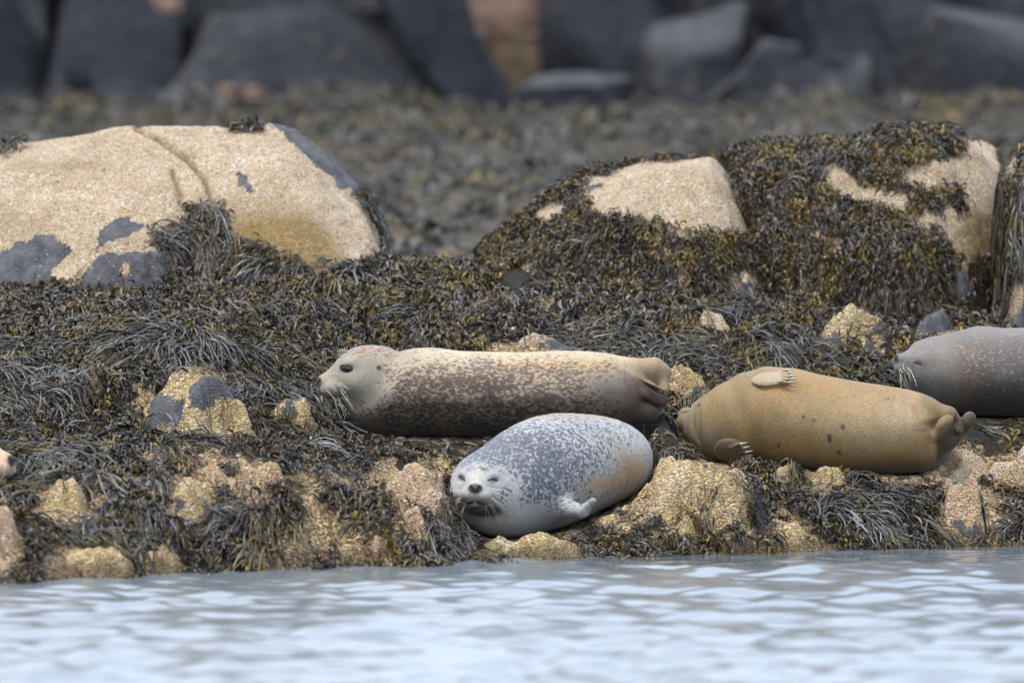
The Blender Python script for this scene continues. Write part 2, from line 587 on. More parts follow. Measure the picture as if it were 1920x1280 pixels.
def mesh_sdf(f, lo, hi, h, fine=None):
    fx = [[], [], []]
    if fine is not None:
        for c, r, hf in (fine if isinstance(fine, list) else [fine]):
            for k in range(3):
                fx[k].append((c[k] - r, c[k] + r, hf))
    X, Y, Z = [axis_coords(lo[k] - 0.03, hi[k] + 0.03, h, fx[k]) for k in range(3)]
    nx, ny, nz = len(X), len(Y), len(Z)
    def blk(a):
        b = a.reshape(-1, 4)
        return b.mean(1), (b[:, -1] - b[:, 0]) / 2 + h
    bx, hx = blk(X); by, hy = blk(Y); bz, hz = blk(Z)
    G = np.stack(np.meshgrid(bx, by, bz, indexing='ij'), -1).reshape(-1, 3)
    dc = f(G.astype(np.float32))
    hd = np.sqrt(hx[:, None, None] ** 2 + hy[None, :, None] ** 2 + hz[None, None, :] ** 2).ravel()
    act = (np.abs(dc) < hd * 1.35 + 0.004)
    D = dc.reshape(len(bx), len(by), len(bz)).astype(np.float32)
    D = D.repeat(4, 0).repeat(4, 1).repeat(4, 2)
    A = act.reshape(len(bx), len(by), len(bz)).repeat(4, 0).repeat(4, 1).repeat(4, 2)
    I = np.argwhere(A)
    D[A] = f(np.stack([X[I[:, 0]], Y[I[:, 1]], Z[I[:, 2]]], 1).astype(np.float32))
    S = D < 0
    cid_acc, pos_acc = [], []
    cn = (nx - 1, ny - 1, nz - 1)
    def cidx(i, j, k):
        return (i * cn[1] + j) * cn[2] + k
    quads = []
    C = (X, Y, Z)
    for ax in range(3):
        sl0 = [slice(None)] * 3; sl1 = [slice(None)] * 3
        sl0[ax] = slice(0, -1); sl1[ax] = slice(1, None)
        E = np.argwhere(S[tuple(sl0)] != S[tuple(sl1)])
        b, c = (ax + 1) % 3, (ax + 2) % 3
        ok = (E[:, b] > 0) & (E[:, c] > 0) & (E[:, b] < D.shape[b] - 1) & (E[:, c] < D.shape[c] - 1)
        E = E[ok]
        E2 = E.copy(); E2[:, ax] += 1
        d0 = D[E[:, 0], E[:, 1], E[:, 2]]; d1 = D[E2[:, 0], E2[:, 1], E2[:, 2]]
        t = d0 / (d0 - d1)
        p = np.stack([C[k][E[:, k]] for k in range(3)], 1)
        p[:, ax] += t * (C[ax][E2[:, ax]] - C[ax][E[:, ax]])
        ids = []
        for ob, oc in ((-1, -1), (0, -1), (0, 0), (-1, 0)):
            K = E.copy(); K[:, b] += ob; K[:, c] += oc
            q = cidx(K[:, 0], K[:, 1], K[:, 2])
            ids.append(q); cid_acc.append(q); pos_acc.append(p)
        Q = np.stack(ids, 1)
        Q[d0 > 0] = Q[d0 > 0][:, ::-1]
        quads.append(Q)
    cid = np.concatenate(cid_acc); pos = np.concatenate(pos_acc)
    Q = np.concatenate(quads)
    uq, inv = np.unique(cid, return_inverse=True)
    cnt = np.bincount(inv)
    V = np.stack([np.bincount(inv, pos[:, k]) / cnt for k in range(3)], 1)
    Fq = np.searchsorted(uq, Q)
    for it in range(1):
        e = 0.0015
        d = f(V)
        g = np.stack([f(V + np.eye(3)[k] * e) - d for k in range(3)], 1) / e
        g2 = (g * g).sum(1) + 1e-6
        st = np.clip(d / g2, -0.006, 0.006)
        V = V - g * st[:, None] * 0.9
    for it in range(1):                 # relax
        A_ = np.zeros_like(V); c_ = np.zeros(len(V))
        for a_, b_ in ((0, 1), (1, 2), (2, 3), (3, 0)):
            for p_, q_ in ((a_, b_), (b_, a_)):
                for k_ in range(3):
                    A_[:, k_] += np.bincount(Fq[:, p_], V[Fq[:, q_], k_], len(V))
                c_ += np.bincount(Fq[:, p_], None, len(V))
        V = V * 0.6 + 0.4 * A_ / np.maximum(c_, 1)[:, None]
    return V, Fq

def hit(f, px, py, y0, y1):
    ys = np.linspace(y0, y1, 400)
    d = f(at(np.full(400, px), np.full(400, py), ys))
    i = np.argmax(d < 0)
    return at(px, py, ys[i])

def grad(f, p):
    e = 0.004
    p = np.asarray(p)
    Q = np.concatenate([p + np.eye(3) * e, p - np.eye(3) * e])
    d = f(Q)
    return unit(d[:3] - d[3:])

def snap(f, P, off=0.0):
    P = np.array(P, float)
    for it in range(6):
        d = f(P)
        e = 0.002
        g = np.stack([f(P + np.eye(3)[k] * e) - d for k in range(3)], 1) / e
        P = P - g * ((d - off) / ((g * g).sum(1) + 1e-6))[:, None]
    return P

def tube_geo(pts, rad, n=5):
    pts = np.asarray(pts, float)
    m = len(pts)
    rad = np.broadcast_to(rad, (m,))
    T = np.gradient(pts, axis=0)
    T /= np.linalg.norm(T, axis=1, keepdims=True) + 1e-9
    ref = np.array((0.31, 0.17, 0.93))
    A = np.cross(T, ref); A /= np.linalg.norm(A, axis=1, keepdims=True) + 1e-9
    B = np.cross(T, A)
    V = []
    for k in range(n):
        a = 2 * math.pi * k / n
        V.append(pts + rad[:, None] * (A * math.cos(a) + B * math.sin(a)))
    V = np.stack(V, 1).reshape(-1, 3)
    F = []
    for i in range(m - 1):
        for k in range(n):
            F.append((i * n + k, i * n + (k + 1) % n, (i + 1) * n + (k + 1) % n, (i + 1) * n + k))
    return V, np.array(F)

def join_geo(L):
    V, F, o = [], [], 0
    for v, f in L:
        V.append(v); F.append(f + o); o += len(v)
    return np.concatenate(V), np.concatenate(F)

def ico(sub):
    bm = bmesh.new()
    bmesh.ops.create_icosphere(bm, subdivisions=sub, radius=1)
    V = np.array([v.co[:] for v in bm.verts])
    F = np.array([[v.index for v in q.verts] for q in bm.faces])
    bm.free()
    return V, F
ICO3, ICO4 = ico(3), ico(4)

SEAL_BOTTOMS = []
SEAL_SDF = {}

def add_geo(root, name, V, F, mat, smooth=True):
    me = mk_mesh(name, V - np.array(root.location), F, smooth)
    return obj(name, me, mat, root)

def open_eye(root, f, hd, side, r=(0.026, 0.014, 0.0175)):
    c = hd.w((0.098, 0.066 * side, 0.030))
    c = snap(f, [c], -0.004)[0]
    n = grad(f, c)
    long = unit(hd.R[:, 0] - n * (hd.R[:, 0] @ n))
    long = unit(long - 0.22 * np.array((0, 0, 1)) * -1)
    up = unit(np.cross(n, long))
    V = ICO3[0] * np.array(r) * hd.s
    V = c + V[:, :1] * long + V[:, 1:2] * n + V[:, 2:] * up
    add_geo(root, 'eye', V, ICO3[1], M_EYE)
    # dark lid rim
    a = np.linspace(0, 2 * math.pi, 25)
    P = c + hd.s * (np.outer(np.cos(a), long) * r[0] * 1.0 + np.outer(np.sin(a), up) * r[2] * 0.86)
    P = snap(f, P, 0.0)
    add_geo(root, 'eyelid', *tube_geo(P, 0.0038), M_LID)

def closed_eye(root, f, hd, side, w=0.030, drop=0.010, base=(0.100, 0.060, 0.030), tilt=0.0):
    c = hd.w((base[0], base[1] * side, base[2]))
    c = snap(f, [c])[0]
    n = grad(f, c)
    out = unit(hd.R[:, 1] * side - n * (hd.R[:, 1] * side @ n))
    up = unit(np.cross(n, out)); up = up if up @ hd.R[:, 2] > 0 else -up
    t = np.linspace(-1, 1, 15)
    P = c + np.outer(t * w * hd.s, out) + np.outer(((t * t) * -drop + 0.3 * drop - tilt * t * w) * hd.s, up)
    P = snap(f, P, 0.0005)
    add_geo(root, 'closed_eye', *tube_geo(P, 0.0040 * (1 - 0.7 * np.abs(t) ** 2) + 0.0010), M_LID)

def whiskers(root, f, hd, seed, sides=(-1, 1), n=17, ln=(0.07, 0.13), rad=0.00062, mat=None, droop=0.4):
    r = random.Random(seed)
    for side in sides:
        G = []
        p = np.array([hd.w((0.145 + r.uniform(-0.02, 0.035), side * (0.045 + r.uniform(-0.012, 0.008)), -0.034 + r.uniform(-0.018, 0.016))) for k in range(n)])
        p = snap(f, p)
        e = 0.004
        d0 = f(p)
        nr = np.stack([f(p + np.eye(3)[k] * e) - d0 for k in range(3)], 1)
        nr /= np.linalg.norm(nr, axis=1, keepdims=True) + 1e-9
        for k in range(n):
            d = unit(nr[k] * 0.7 + hd.R[:, 1] * side * 0.5 - hd.R[:, 0] * r.uniform(0.1, 0.9) - hd.R[:, 2] * r.uniform(0.0, 0.9))
            L = r.uniform(*ln) * hd.s
            t = np.linspace(0, 1, 7)
            P = p[k] + np.outer(t * L, d) + np.outer(t * t * L * droop * r.uniform(0.3, 1.0), (0, 0, -1))
            G.append(tube_geo(P, rad * (1.15 - 0.8 * t), 4))
        add_geo(root, 'whiskers', *join_geo(G), mat or M_WHISK)['kind'] = 'stuff'

def claw(root, base, direc, ln, rad, mat, bend=None):
    t = np.linspace(0, 1, 6)
    direc = unit(direc)
    P = np.asarray(base) + np.outer(t * ln, direc)
    if bend is not None:
        P = P + np.outer(t * t * ln * 0.35, bend)
    add_geo(root, 'claw', *tube_geo(P, rad * (1.05 - t ** 1.5), 6), mat)

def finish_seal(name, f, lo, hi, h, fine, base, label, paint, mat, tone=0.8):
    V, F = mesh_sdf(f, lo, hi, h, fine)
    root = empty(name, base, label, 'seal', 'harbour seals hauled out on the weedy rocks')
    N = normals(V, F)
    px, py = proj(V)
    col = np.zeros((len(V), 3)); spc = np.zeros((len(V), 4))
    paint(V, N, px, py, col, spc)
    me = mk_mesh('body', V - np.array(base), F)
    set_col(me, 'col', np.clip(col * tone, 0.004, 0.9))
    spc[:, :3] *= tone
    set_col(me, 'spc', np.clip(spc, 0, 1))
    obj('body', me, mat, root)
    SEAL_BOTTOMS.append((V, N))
    return root

def lay(col, m, c):                     # paint colour c with mask m
    col[:] = col * (1 - m[:, None]) + np.asarray(c) * m[:, None]

def face_paint(hd, V, col, spc, nose=(0.02, 0.02, 0.022), nose_r=0.028):
    q = hd.loc(V)
    m = sstep(1.25, 0.85, np.sqrt(((q[:, 0] - 0.204) / 0.026) ** 2 + (q[:, 1] / 0.030) ** 2 + ((q[:, 2] + 0.003) / 0.020) ** 2))
    lay(col, m, nose); spc[:, 3] *= 1 - m
    # mouth line
    for k in (-1, 1):
        d = np.minimum(cone(q, (0.192, 0, -0.060), 0.0, (0.165, 0.030 * k, -0.064), 0.0), cone(q, (0.165, 0.030 * k, -0.064), 0.0, (0.110, 0.056 * k, -0.058), 0.0))
        m = sstep(0.010, 0.004, d)
        lay(col, m * 0.9, (0.03, 0.026, 0.024))
        m = sstep(0.016, 0.007, np.linalg.norm(q - np.array((-0.012, 0.104 * k, 0.018)), axis=1))
        lay(col, m * 0.9, (0.03, 0.025, 0.022))
    spc[:, 3] *= 1 - sstep(0.10, 0.14, q[:, 0]) * (np.abs(q[:, 1]) < 0.1)

# ---------------------------------------------------- seal with brown spots, head up (side view)
def seal_brown():
    Y = 1.55
    f0, lo, hi = make_loft([(690, 770, Y - .04, 30, 38), (716, 750, Y - .02, 62, 62), (775, 736, Y, 84, 79), (870, 738, Y, 90, 80), (970, 739, Y, 90, 79),
                            (1060, 736, Y, 88, 79), (1120, 730, Y, 80, 70), (1165, 729, Y, 64, 58), (1195, 732, Y, 46, 46)])
    hd = Head(at(694, 698, Y - .02), (-0.955, -0.24, -0.15), (-0.15, -0.05, 1), 1.24)
    s = mpp(Y)
    def pt(px, py, dy=0.0): return at(px, py, Y + dy)
    fl = [(pt(1150, 694, -.02), 26 * s, pt(1226, 694, -.05), 21 * s), (pt(1226, 693, -.05), 21 * s, pt(1246, 700, -.04), 13 * s),
          (pt(1240, 698, -.05), 13 * s, pt(1245, 730, -.09), 9 * s)]
    fl2 = [(pt(1175, 722, -.04), 30 * s, pt(1215, 735, -.09), 17 * s), (pt(1215, 735, -.09), 17 * s, pt(1244, 751, -.09), 10 * s)]
    fl3 = [(pt(1150, 757, 0), 30 * s, pt(1215, 768, -.06), 19 * s), (pt(1215, 768, -.06), 18 * s, pt(1246, 753, -.02), 8 * s)]
    back = ell
    def f(P):
        d = smin(f0(P), hd.sdf(P), 0.05)
        d = smin(d, cone(P, pt(706, 703, .02), 45 * s, pt(740, 738, 0), 74 * s), 0.05)
        d = d + 0.0035 * np.sin(P[:, 0] * 52 - P[:, 2] * 26).astype(P.dtype) * np.exp(-((P[:, 0] - pt(752, 740)[0]) / 0.10) ** 2).astype(P.dtype)
        # rump and far shoulder seen over the back
        d = smin(d, ell(P, pt(800, 690, .08), (0.17, 0.12, 0.085)), 0.05)
        cuts = np.minimum(cone(P, pt(1192, 709, -.2), .008, pt(1240, 738, -.2), .017, (0, 1, 0), 9), cone(P, pt(1196, 743, -.2), .007, pt(1246, 768, -.2), .014, (0, 1, 0), 9))
        for L, k in ((fl, 0.010), (fl2, 0.008), (fl3, 0.010)):
            g = None
            for a in L:
                c = cone(P, *a)
                g = c if g is None else smin(g, c, 0.03)
            d = smin(d, g, k * 1.5)
        return smax(d, -cuts, 0.012)
    lo = np.minimum(lo, hd.c - 0.3); hi = np.maximum(hi, hd.c + 0.2)
    hi[0] = max(hi[0], at(1275, 740, Y)[0])
    def paint(V, N, px, py, col, spc):
        n = fbm3(V, 9, 3, 3)
        col[:] = (0.52, 0.435, 0.31)
        spc[:, :3] = (0.19, 0.118, 0.08); spc[:, 3] = 0.52 + 0.12 * n
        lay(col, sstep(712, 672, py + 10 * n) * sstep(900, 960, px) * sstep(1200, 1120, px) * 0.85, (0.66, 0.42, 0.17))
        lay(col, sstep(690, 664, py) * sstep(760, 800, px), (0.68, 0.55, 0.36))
        spc[:, 3] *= 1 - 0.50 * sstep(694, 660, py + 14 * n)
        # darker saddle; lower flank and chest darkened for damp fur and painted-in shade
        mid = blob(px, py, 870, 722, 120, 20) * 0.9
        lay(spc[:, :3], mid, (0.12, 0.07, 0.05)); spc[:, 3] += 0.25 * mid
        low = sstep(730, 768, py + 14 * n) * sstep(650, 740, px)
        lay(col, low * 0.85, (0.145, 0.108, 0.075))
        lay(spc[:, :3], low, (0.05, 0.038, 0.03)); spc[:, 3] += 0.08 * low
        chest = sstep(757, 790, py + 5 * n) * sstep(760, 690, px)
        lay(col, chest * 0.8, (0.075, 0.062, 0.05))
        rump = blob(px, py, 1150, 735, 65, 42)
        lay(col, rump * 0.8, (0.20, 0.165, 0.15)); spc[:, 3] *= 1 - 0.45 * rump
        cutl = 709 + (px - 1192) * 0.60
        hf = sstep(1150, 1205, px + 14 * n)
        up_ = sstep(4, -8, py - cutl)
        lay(col, hf * (1 - up_), (0.15, 0.085, 0.055)); spc[:, 3] *= 1 - hf
        lay(col, sstep(1160, 1200, px + 10 * n) * up_, (0.40, 0.29, 0.17))
        lay(col, sstep(1195, 1210, px) * sstep(9, 3, np.abs(py - cutl - 4)), (0.03, 0.02, 0.016))
        lay(col, sstep(1195, 1210, px) * sstep(7, 2, np.abs(py - 743 - (px - 1196) * .5)), (0.03, 0.02, 0.016))
        lay(col, hf * sstep(756, 772, py) * .8, (0.10, 0.075, 0.06))
        # head: plain grey-buff with a rusty crown
        q = hd.loc(V)
        hm = sstep(-0.055, 0.045, q[:, 0] + 0.06 * n) * sstep(0.30, 0.20, np.linalg.norm(q, axis=1)) * sstep(785, 740, py + 10 * n)
        lay(col, hm, (0.37, 0.33, 0.255)); spc[:, 3] *= 1 - 0.92 * hm
        crown = sstep(0.03, 0.085, q[:, 2]) * (np.linalg.norm(q, axis=1) < 0.3) * sstep(0.14, 0.02, q[:, 0])
        spc[:, 3] = np.maximum(spc[:, 3], 0.52 * crown); lay(col, crown * 0.6, (0.50, 0.40, 0.30))
        lay(spc[:, :3], crown, (0.30, 0.18, 0.12))
        lay(col, blob(px, py, 672, 735, 26, 18) * 0.4, (0.28, 0.255, 0.20))
        lay(col, blob(q[:, 0], q[:, 2], 0.17, 0.02, 0.07, 0.03) * hm * 0.6, (0.56, 0.44, 0.32))
        face_paint(hd, V, col, spc, (0.09, 0.07, 0.065))
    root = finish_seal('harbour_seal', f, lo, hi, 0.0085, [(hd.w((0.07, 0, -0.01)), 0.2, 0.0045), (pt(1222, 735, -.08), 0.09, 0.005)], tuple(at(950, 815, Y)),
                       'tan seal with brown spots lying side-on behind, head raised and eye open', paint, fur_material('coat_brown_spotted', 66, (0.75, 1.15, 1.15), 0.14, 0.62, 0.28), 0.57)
    open_eye(root, f, hd, 1); open_eye(root, f, hd, -1)
    whiskers(root, f, hd, 1, n=18, ln=(0.04, 0.09))
    # brow bristles
    G = []
    for k in range(5):
        p = snap(f, [hd.w((0.085 - 0.006 * k, -0.05, 0.06))])[0]
        P = p + np.outer(np.linspace(0, 1, 5) * 0.035, unit((-0.5 + 0.15 * k, 0, 1)))
        G.append(tube_geo(P, 0.0009, 4))
    add_geo(root, 'brow_bristles', *join_geo(G), M_WHISK)
    return f

# ---------------------------------------------------- grey seal facing the water
def seal_grey():
    f0, lo, hi = make_loft([(915, 932, .40, 60, 64), (935, 926, .46, 82, 80), (975, 906, .58, 98, 99), (1030, 884, .76, 106, 107), (1085, 870, .94, 104, 95),
                            (1130, 864, 1.06, 90, 82), (1163, 863, 1.15, 62, 64), (1185, 870, 1.22, 38, 42)])
    hd = Head(at(899, 913, .37), (-0.08, -0.99, 0.05), (0.05, 0.05, 1), 1.10)
    s = mpp(.3)
    fA, fB, fC = at(1045, 950, .52), at(1092, 958, .34), at(1112, 939, .30)
    def f(P):
        d = smin(f0(P), hd.sdf(P), 0.05)
        d = smin(d, ell(P, at(905, 905, .48), (0.135, 0.15, 0.125)), 0.06)
        g = smin(cone(P, fA, 24 * s, fB, 11 * s), cone(P, fB, 11 * s, fC, 6.5 * s), 0.02)
        d = smin(d, g, 0.05)
        g = smin(cone(P, at(1180, 872, 1.24), .07, at(1196, 885, 1.42), .03), cone(P, at(1150, 872, 1.2), .06, at(1150, 885, 1.42), .03), 0.02)
        return smin(d, g, 0.04)
    lo = np.minimum(lo, hd.c - 0.25); hi = np.maximum(hi, hd.c + 0.2); hi[1] += 0.22
    def paint(V, N, px, py, col, spc):
        n = fbm3(V, 8, 3, 5)
        n2 = fbm3(V, 20, 3, 9)
        q = hd.loc(V)
        col[:] = (0.53, 0.53, 0.515)
        spc[:, :3] = (0.125, 0.135, 0.165)
        band = blob(px, py, 985, 850, 95, 62) + blob(px, py, 1010, 900, 75, 45) + 0.8 * blob(px, py, 930, 850, 60, 40)
        dens = 0.32 + 0.34 * np.clip(band, 0, 1) + 0.10 * n
        dens += 0.14 * blob(px, py, 1110, 830, 80, 50)
        dens *= 1 - 0.85 * sstep(930, 975, py - 0.12 * (px - 960))
        spc[:, 3] = dens
        lay(col, 0.6 * blob(px, py, 970, 835, 70, 30) * sstep(-0.1, 0.4, n2), (0.36, 0.27, 0.19))
        # rusty stains
        rust = blob(px, py, 1188, 880, 30, 34) + 0.8 * blob(px, py, 1150, 850, 22, 26) * sstep(-0.2, 0.3, n2) + 0.8 * blob(px, py, 1130, 908, 44, 14) + 0.55 * blob(px, py, 1080, 858, 22, 18) * sstep(-0.1, 0.4, n2)
        lay(col, np.clip(rust, 0, 1) * 0.8, (0.50, 0.32, 0.12)); spc[:, 3] *= 1 - 0.55 * np.clip(rust, 0, 1)
        top = sstep(0.55, 0.95, N[:, 2] + 0.25 * n2) * sstep(790, 778, py - 0.0 * px) * sstep(920, 980, px)
        lay(col, top * 0.8, (0.46, 0.33, 0.21))
        edge = sstep(24, 4, py - (776 + np.maximum(0, 1000 - px) ** 1.55 * 0.042)) * sstep(860, 900, px) * sstep(1010, 960, px)
        lay(col, edge * 0.5, (0.50, 0.37, 0.25))
        # face
        r = np.linalg.norm(q, axis=1)
        hm = sstep(0.02, 0.09, q[:, 0]) * (r < 0.28)
        spc[:, 3] *= 1 - 0.9 * hm
        crown = sstep(0.04, 0.08, q[:, 2]) * (r < 0.22)
        lay(col, crown * 0.6, (0.33, 0.35, 0.39)); spc[:, 3] = np.maximum(spc[:, 3], 0.45 * crown)
        lay(col, hm * 0.7, (0.47, 0.465, 0.45))
        lay(col, blob(q[:, 0], q[:, 1], 0.15, 0, 0.09, 0.035) * sstep(-0.03, 0.0, q[:, 2]) * hm * 0.7, (0.60, 0.53, 0.43))
        cheek = blob(px, py, 944, 925, 16, 22)
        lay(spc[:, :3], cheek, (0.09, 0.09, 0.10)); spc[:, 3] = np.maximum(spc[:, 3], 0.62 * cheek)
        pads = blob(px, py, 873, 937, 14, 9) + blob(px, py, 908, 938, 17, 9)
        lay(col, np.clip(pads, 0, 1) * 0.62 * hm, (0.24, 0.23, 0.215))
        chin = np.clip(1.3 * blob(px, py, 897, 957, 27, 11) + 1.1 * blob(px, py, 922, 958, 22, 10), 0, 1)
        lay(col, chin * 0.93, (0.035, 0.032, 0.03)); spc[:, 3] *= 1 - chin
        for k in (-1, 1):
            lay(col, blob(q[:, 1], q[:, 2], 0.035 * k, 0.068, 0.013, 0.007) * hm * 0.7, (0.20, 0.20, 0.21))
        tip = blob(px, py, 1113, 936, 8, 9)
        lay(col, tip * 0.6, (0.28, 0.26, 0.24))
        face_paint(hd, V, col, spc, (0.10, 0.115, 0.12))
        for k in (-1, 1):
            d = cone(q, (0.206, 0.007 * k, -0.014), 0.0, (0.198, 0.023 * k, 0.006), 0.0)
            lay(col, sstep(0.010, 0.006, d), (0.006, 0.006, 0.007))
        d = cone(q, (0.206, 0, -0.018), 0.0, (0.200, 0, -0.055), 0.0)
        lay(col, sstep(0.008, 0.003, d) * 0.8, (0.08, 0.075, 0.07))
    root = finish_seal('harbour_seal', f, lo, hi, 0.0085, (hd.w((0.10, 0, -0.01)), 0.16, 0.004), tuple(at(950, 1005, .45)),
                       'pale grey seal with blue-grey spots facing the water, eyes shut', paint, fur_material('coat_grey_spotted', 66, (1, 1, 1), 0.12, 0.62, 0.34), 0.62)
    closed_eye(root, f, hd, 1, w=0.030, drop=0.006, base=(0.105, 0.054, 0.036), tilt=.2); closed_eye(root, f, hd, -1, w=0.030, drop=0.006, base=(0.105, 0.054, 0.036), tilt=.2)
    whiskers(root, f, hd, 5, n=14, ln=(0.06, 0.10), droop=0.25)
    return f

# ---------------------------------------------------- golden seal on its side, belly to the camera
def seal_golden():
    Y = 1.55
    f0, lo, hi = make_loft([(1322, 802, Y + .06, 40, 44), (1345, 800, Y + .04, 58, 62), (1385, 790, Y, 76, 78), (1430, 781, Y, 88, 88), (1500, 786, Y, 94, 89), (1590, 799, Y, 94, 86),
                            (1670, 806, Y, 86, 81), (1715, 811, Y, 72, 74), (1738, 816, Y, 52, 60), (1752, 818, Y, 32, 42)])
    hd = Head(at(1343, 797, Y + .14), (-0.66, 0.75, 0.05), (0.75, 0.66, 0), 1.05)
    s = mpp(Y)
    def pt(px, py, dy=0.0): return at(px, py, Y + dy)
    body0 = lambda P: smin(f0(P), hd.sdf(P), 0.07)
    # fore flippers laid on the belly
    h1 = hit(body0, 1444, 714, Y - .4, Y + .4); n1 = grad(body0, h1)
    h2 = hit(body0, 1370, 838, Y - .4, Y + .4); n2 = grad(body0, h2)
    def frame(n, ang):
        ex = unit(np.array((math.cos(ang), 0, math.sin(ang))) - n * (np.array((math.cos(ang), 0, math.sin(ang))) @ n))
        return np.stack([ex, np.cross(n, ex), n], 1)
    R1, R2 = frame(n1, math.radians(2)), frame(n2, math.radians(15))
    c1, c2 = h1 + n1 * 0.010, h2 + n2 * 0.026
    dig1 = [(c1 + R1 @ np.array((0.045, v, 0.012)), 0.0095, c1 + R1 @ np.array((0.096 - abs(v + .004) * .45, v * 1.30, 0.006)), 0.0062) for v in (-.034, -.017, 0.0, .017, .032)]
    dig2 = [(c2 + R2 @ np.array((0.015, v * .8, 0.020)), 0.0120, c2 + R2 @ np.array((0.082 - abs(v) * .35, v * 1.15, 0.010)), 0.0072) for v in (-.046, -.024, -.002, .020, .040)]
    ca_, sa_ = math.cos(math.radians(-28)), math.sin(math.radians(-28))
    RP = np.array(((ca_, 0, -sa_), (0, 1, 0), (sa_, 0, ca_)))
    def f(P):
        d = body0(P)
        d = smin(d, cone(P, pt(1440, 735, .08), 40 * s, pt(1480, 745, .06), 45 * s), 0.08)
        d = d + 0.004 * np.sin(P[:, 0] * 46 + P[:, 2] * 18).astype(P.dtype) * np.exp(-((P[:, 0] - pt(1392, 790)[0]) / 0.14) ** 2).astype(P.dtype)
        # throat folds by the jaw
        for x in (1303, 1312):
            d = smax(d, -cone(P, pt(x, 762, -.02), 0.006, pt(x - 2, 838, -.06), 0.006), 0.02)
        g = ell(P, c1, (0.086, 0.046, 0.020), R1)
        for a in dig1: g = smin(g, cone(P, *a), 0.005)
        d = smin(d, g, 0.008)
        g = ell(P, c2, (0.070, 0.068, 0.030), R2)
        for a in dig2: g = smin(g, cone(P, *a), 0.005)
        d = smin(d, g, 0.010)
        # hind flippers pressed together
        g = smin(cone(P, pt(1722, 768, -.05), 28 * s, pt(1778, 779, -.10), 17 * s), cone(P, pt(1778, 780, -.10), 16 * s, pt(1798, 791, -.11), 8 * s), 0.02)
        g2 = cone(P, pt(1736, 842, -.06), 34 * s, pt(1772, 818, -.10), 27 * s)
        g2 = smin(g2, cone(P, pt(1772, 818, -.10), 26 * s, pt(1806, 799, -.10), 15 * s), 0.02)
        pad1 = ell(P, pt(1769, 804, -.165), (0.042, 0.036, 0.070), RP)
        pad2 = ell(P, pt(1815, 789, -.130), (0.033, 0.032, 0.046), RP)
        g3 = cone(P, pt(1787, 810, -.175), 9 * s, pt(1794, 786, -.165), 5 * s)
        g4 = cone(P, pt(1799, 808, -.16), 8 * s, pt(1804, 787, -.15), 5 * s)
        d = smin(d, g, 0.015); d = smin(d, g2, 0.02)
        for gg in (pad1, pad2, g4):
            d = smin(d, gg, 0.006)
        # fold between rump and flipper
        d = smax(d, -cone(P, pt(1716, 800, -.235), 0.006, pt(1752, 797, -.14), 0.014), 0.03)
        return d
    lo = np.minimum(lo, hd.c - 0.25); hi = np.maximum(hi, hd.c + 0.25); hi[0] = max(hi[0], pt(1840, 790)[0])
    def paint(V, N, px, py, col, spc):
        n = fbm3(V, 7, 3, 21)
        n2 = fbm3(V, 30, 3, 22)
        col[:] = (0.40, 0.25, 0.095)
        col *= (1 + 0.12 * n + 0.10 * n2)[:, None]
        lay(col, np.clip(blob(px, py, 1640, 800, 90, 55) + 0.7 * blob(px, py, 1540, 780, 90, 45), 0, 1) * 0.75, (0.56, 0.40, 0.21))
        lay(col, blob(px, py, 1690, 780, 40, 30) * 0.7, (0.62, 0.48, 0.30))
        lay(col, blob(px, py, 1500, 715, 60, 22) * 0.7, (0.47, 0.27, 0.085))
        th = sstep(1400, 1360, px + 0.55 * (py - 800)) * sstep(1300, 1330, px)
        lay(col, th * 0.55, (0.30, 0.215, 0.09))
        lay(col, sstep(1330, 1300, px) * 0.7, (0.37, 0.295, 0.175))
        lay(col, blob(px, py, 1335, 825, 30, 28) * 0.7, (0.40, 0.30, 0.19))
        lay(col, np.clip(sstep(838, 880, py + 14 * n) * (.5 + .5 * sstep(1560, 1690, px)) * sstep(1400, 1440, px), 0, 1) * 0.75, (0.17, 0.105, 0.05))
        spc[:, :3] = (0.10, 0.05, 0.03); spc[:, 3] = 0.0
        spc[:, 3] += 0.35 * blob(px, py, 1668, 740, 22, 14)
        # scars, navel
        for x, y, r in ((1580, 800, 3.5), (1555, 819, 4), (1556, 826, 3), (1573, 848, 3.5), (1507, 782, 2.5), (1460, 835, 2.5), (1526, 788, 2)):
            lay(col, np.clip(blob(px, py, x, y, r, r * 1.3) * 1.4, 0, 1) * 0.85, (0.035, 0.02, 0.018))
        for x in (1303, 1312):
            lay(col, blob(px, py, x + 1, 800, 3, 45) * 0.6, (0.14, 0.11, 0.075))
        q = (V - c1) @ R1
        m = sstep(1.10, 0.98, np.sqrt((q[:, 0] / 0.092) ** 2 + (q[:, 1] / 0.047) ** 2)) * (np.abs(q[:, 2]) < 0.05) * sstep(-.006, .004, q[:, 2])
        lay(col, m * 0.9, (0.58, 0.47, 0.33)); lay(col, m * sstep(0.035, 0.06, q[:, 0]) * sstep(.3, .8, np.cos((q[:, 1] + .0085) * 2 * math.pi / 0.0195)) * .6, (0.16, 0.12, 0.08)); lay(col, m * 0.4 * sstep(0.02, -0.05, q[:, 0]), (0.46, 0.31, 0.14))
        q = (V - c2) @ R2
        m = sstep(1.06, 0.98, np.sqrt((q[:, 0] / 0.082) ** 2 + (q[:, 1] / 0.070) ** 2)) * (np.abs(q[:, 2]) < 0.06) * sstep(-.022, -.012, q[:, 2])
        lay(col, m * 0.9, (0.15, 0.10, 0.055)); lay(col, m * 0.7 * sstep(-0.2, 0.4, n), (0.06, 0.045, 0.03))
        hf = sstep(1738, 1765, px - 0.35 * (py - 800) + 8 * n)
        lay(col, hf * 0.75, (0.25, 0.17, 0.08))
        lay(col, sstep(1750, 1762, px) * sstep(786, 796, py + .45 * (px - 1775)) * 0.9, (0.085, 0.058, 0.032))
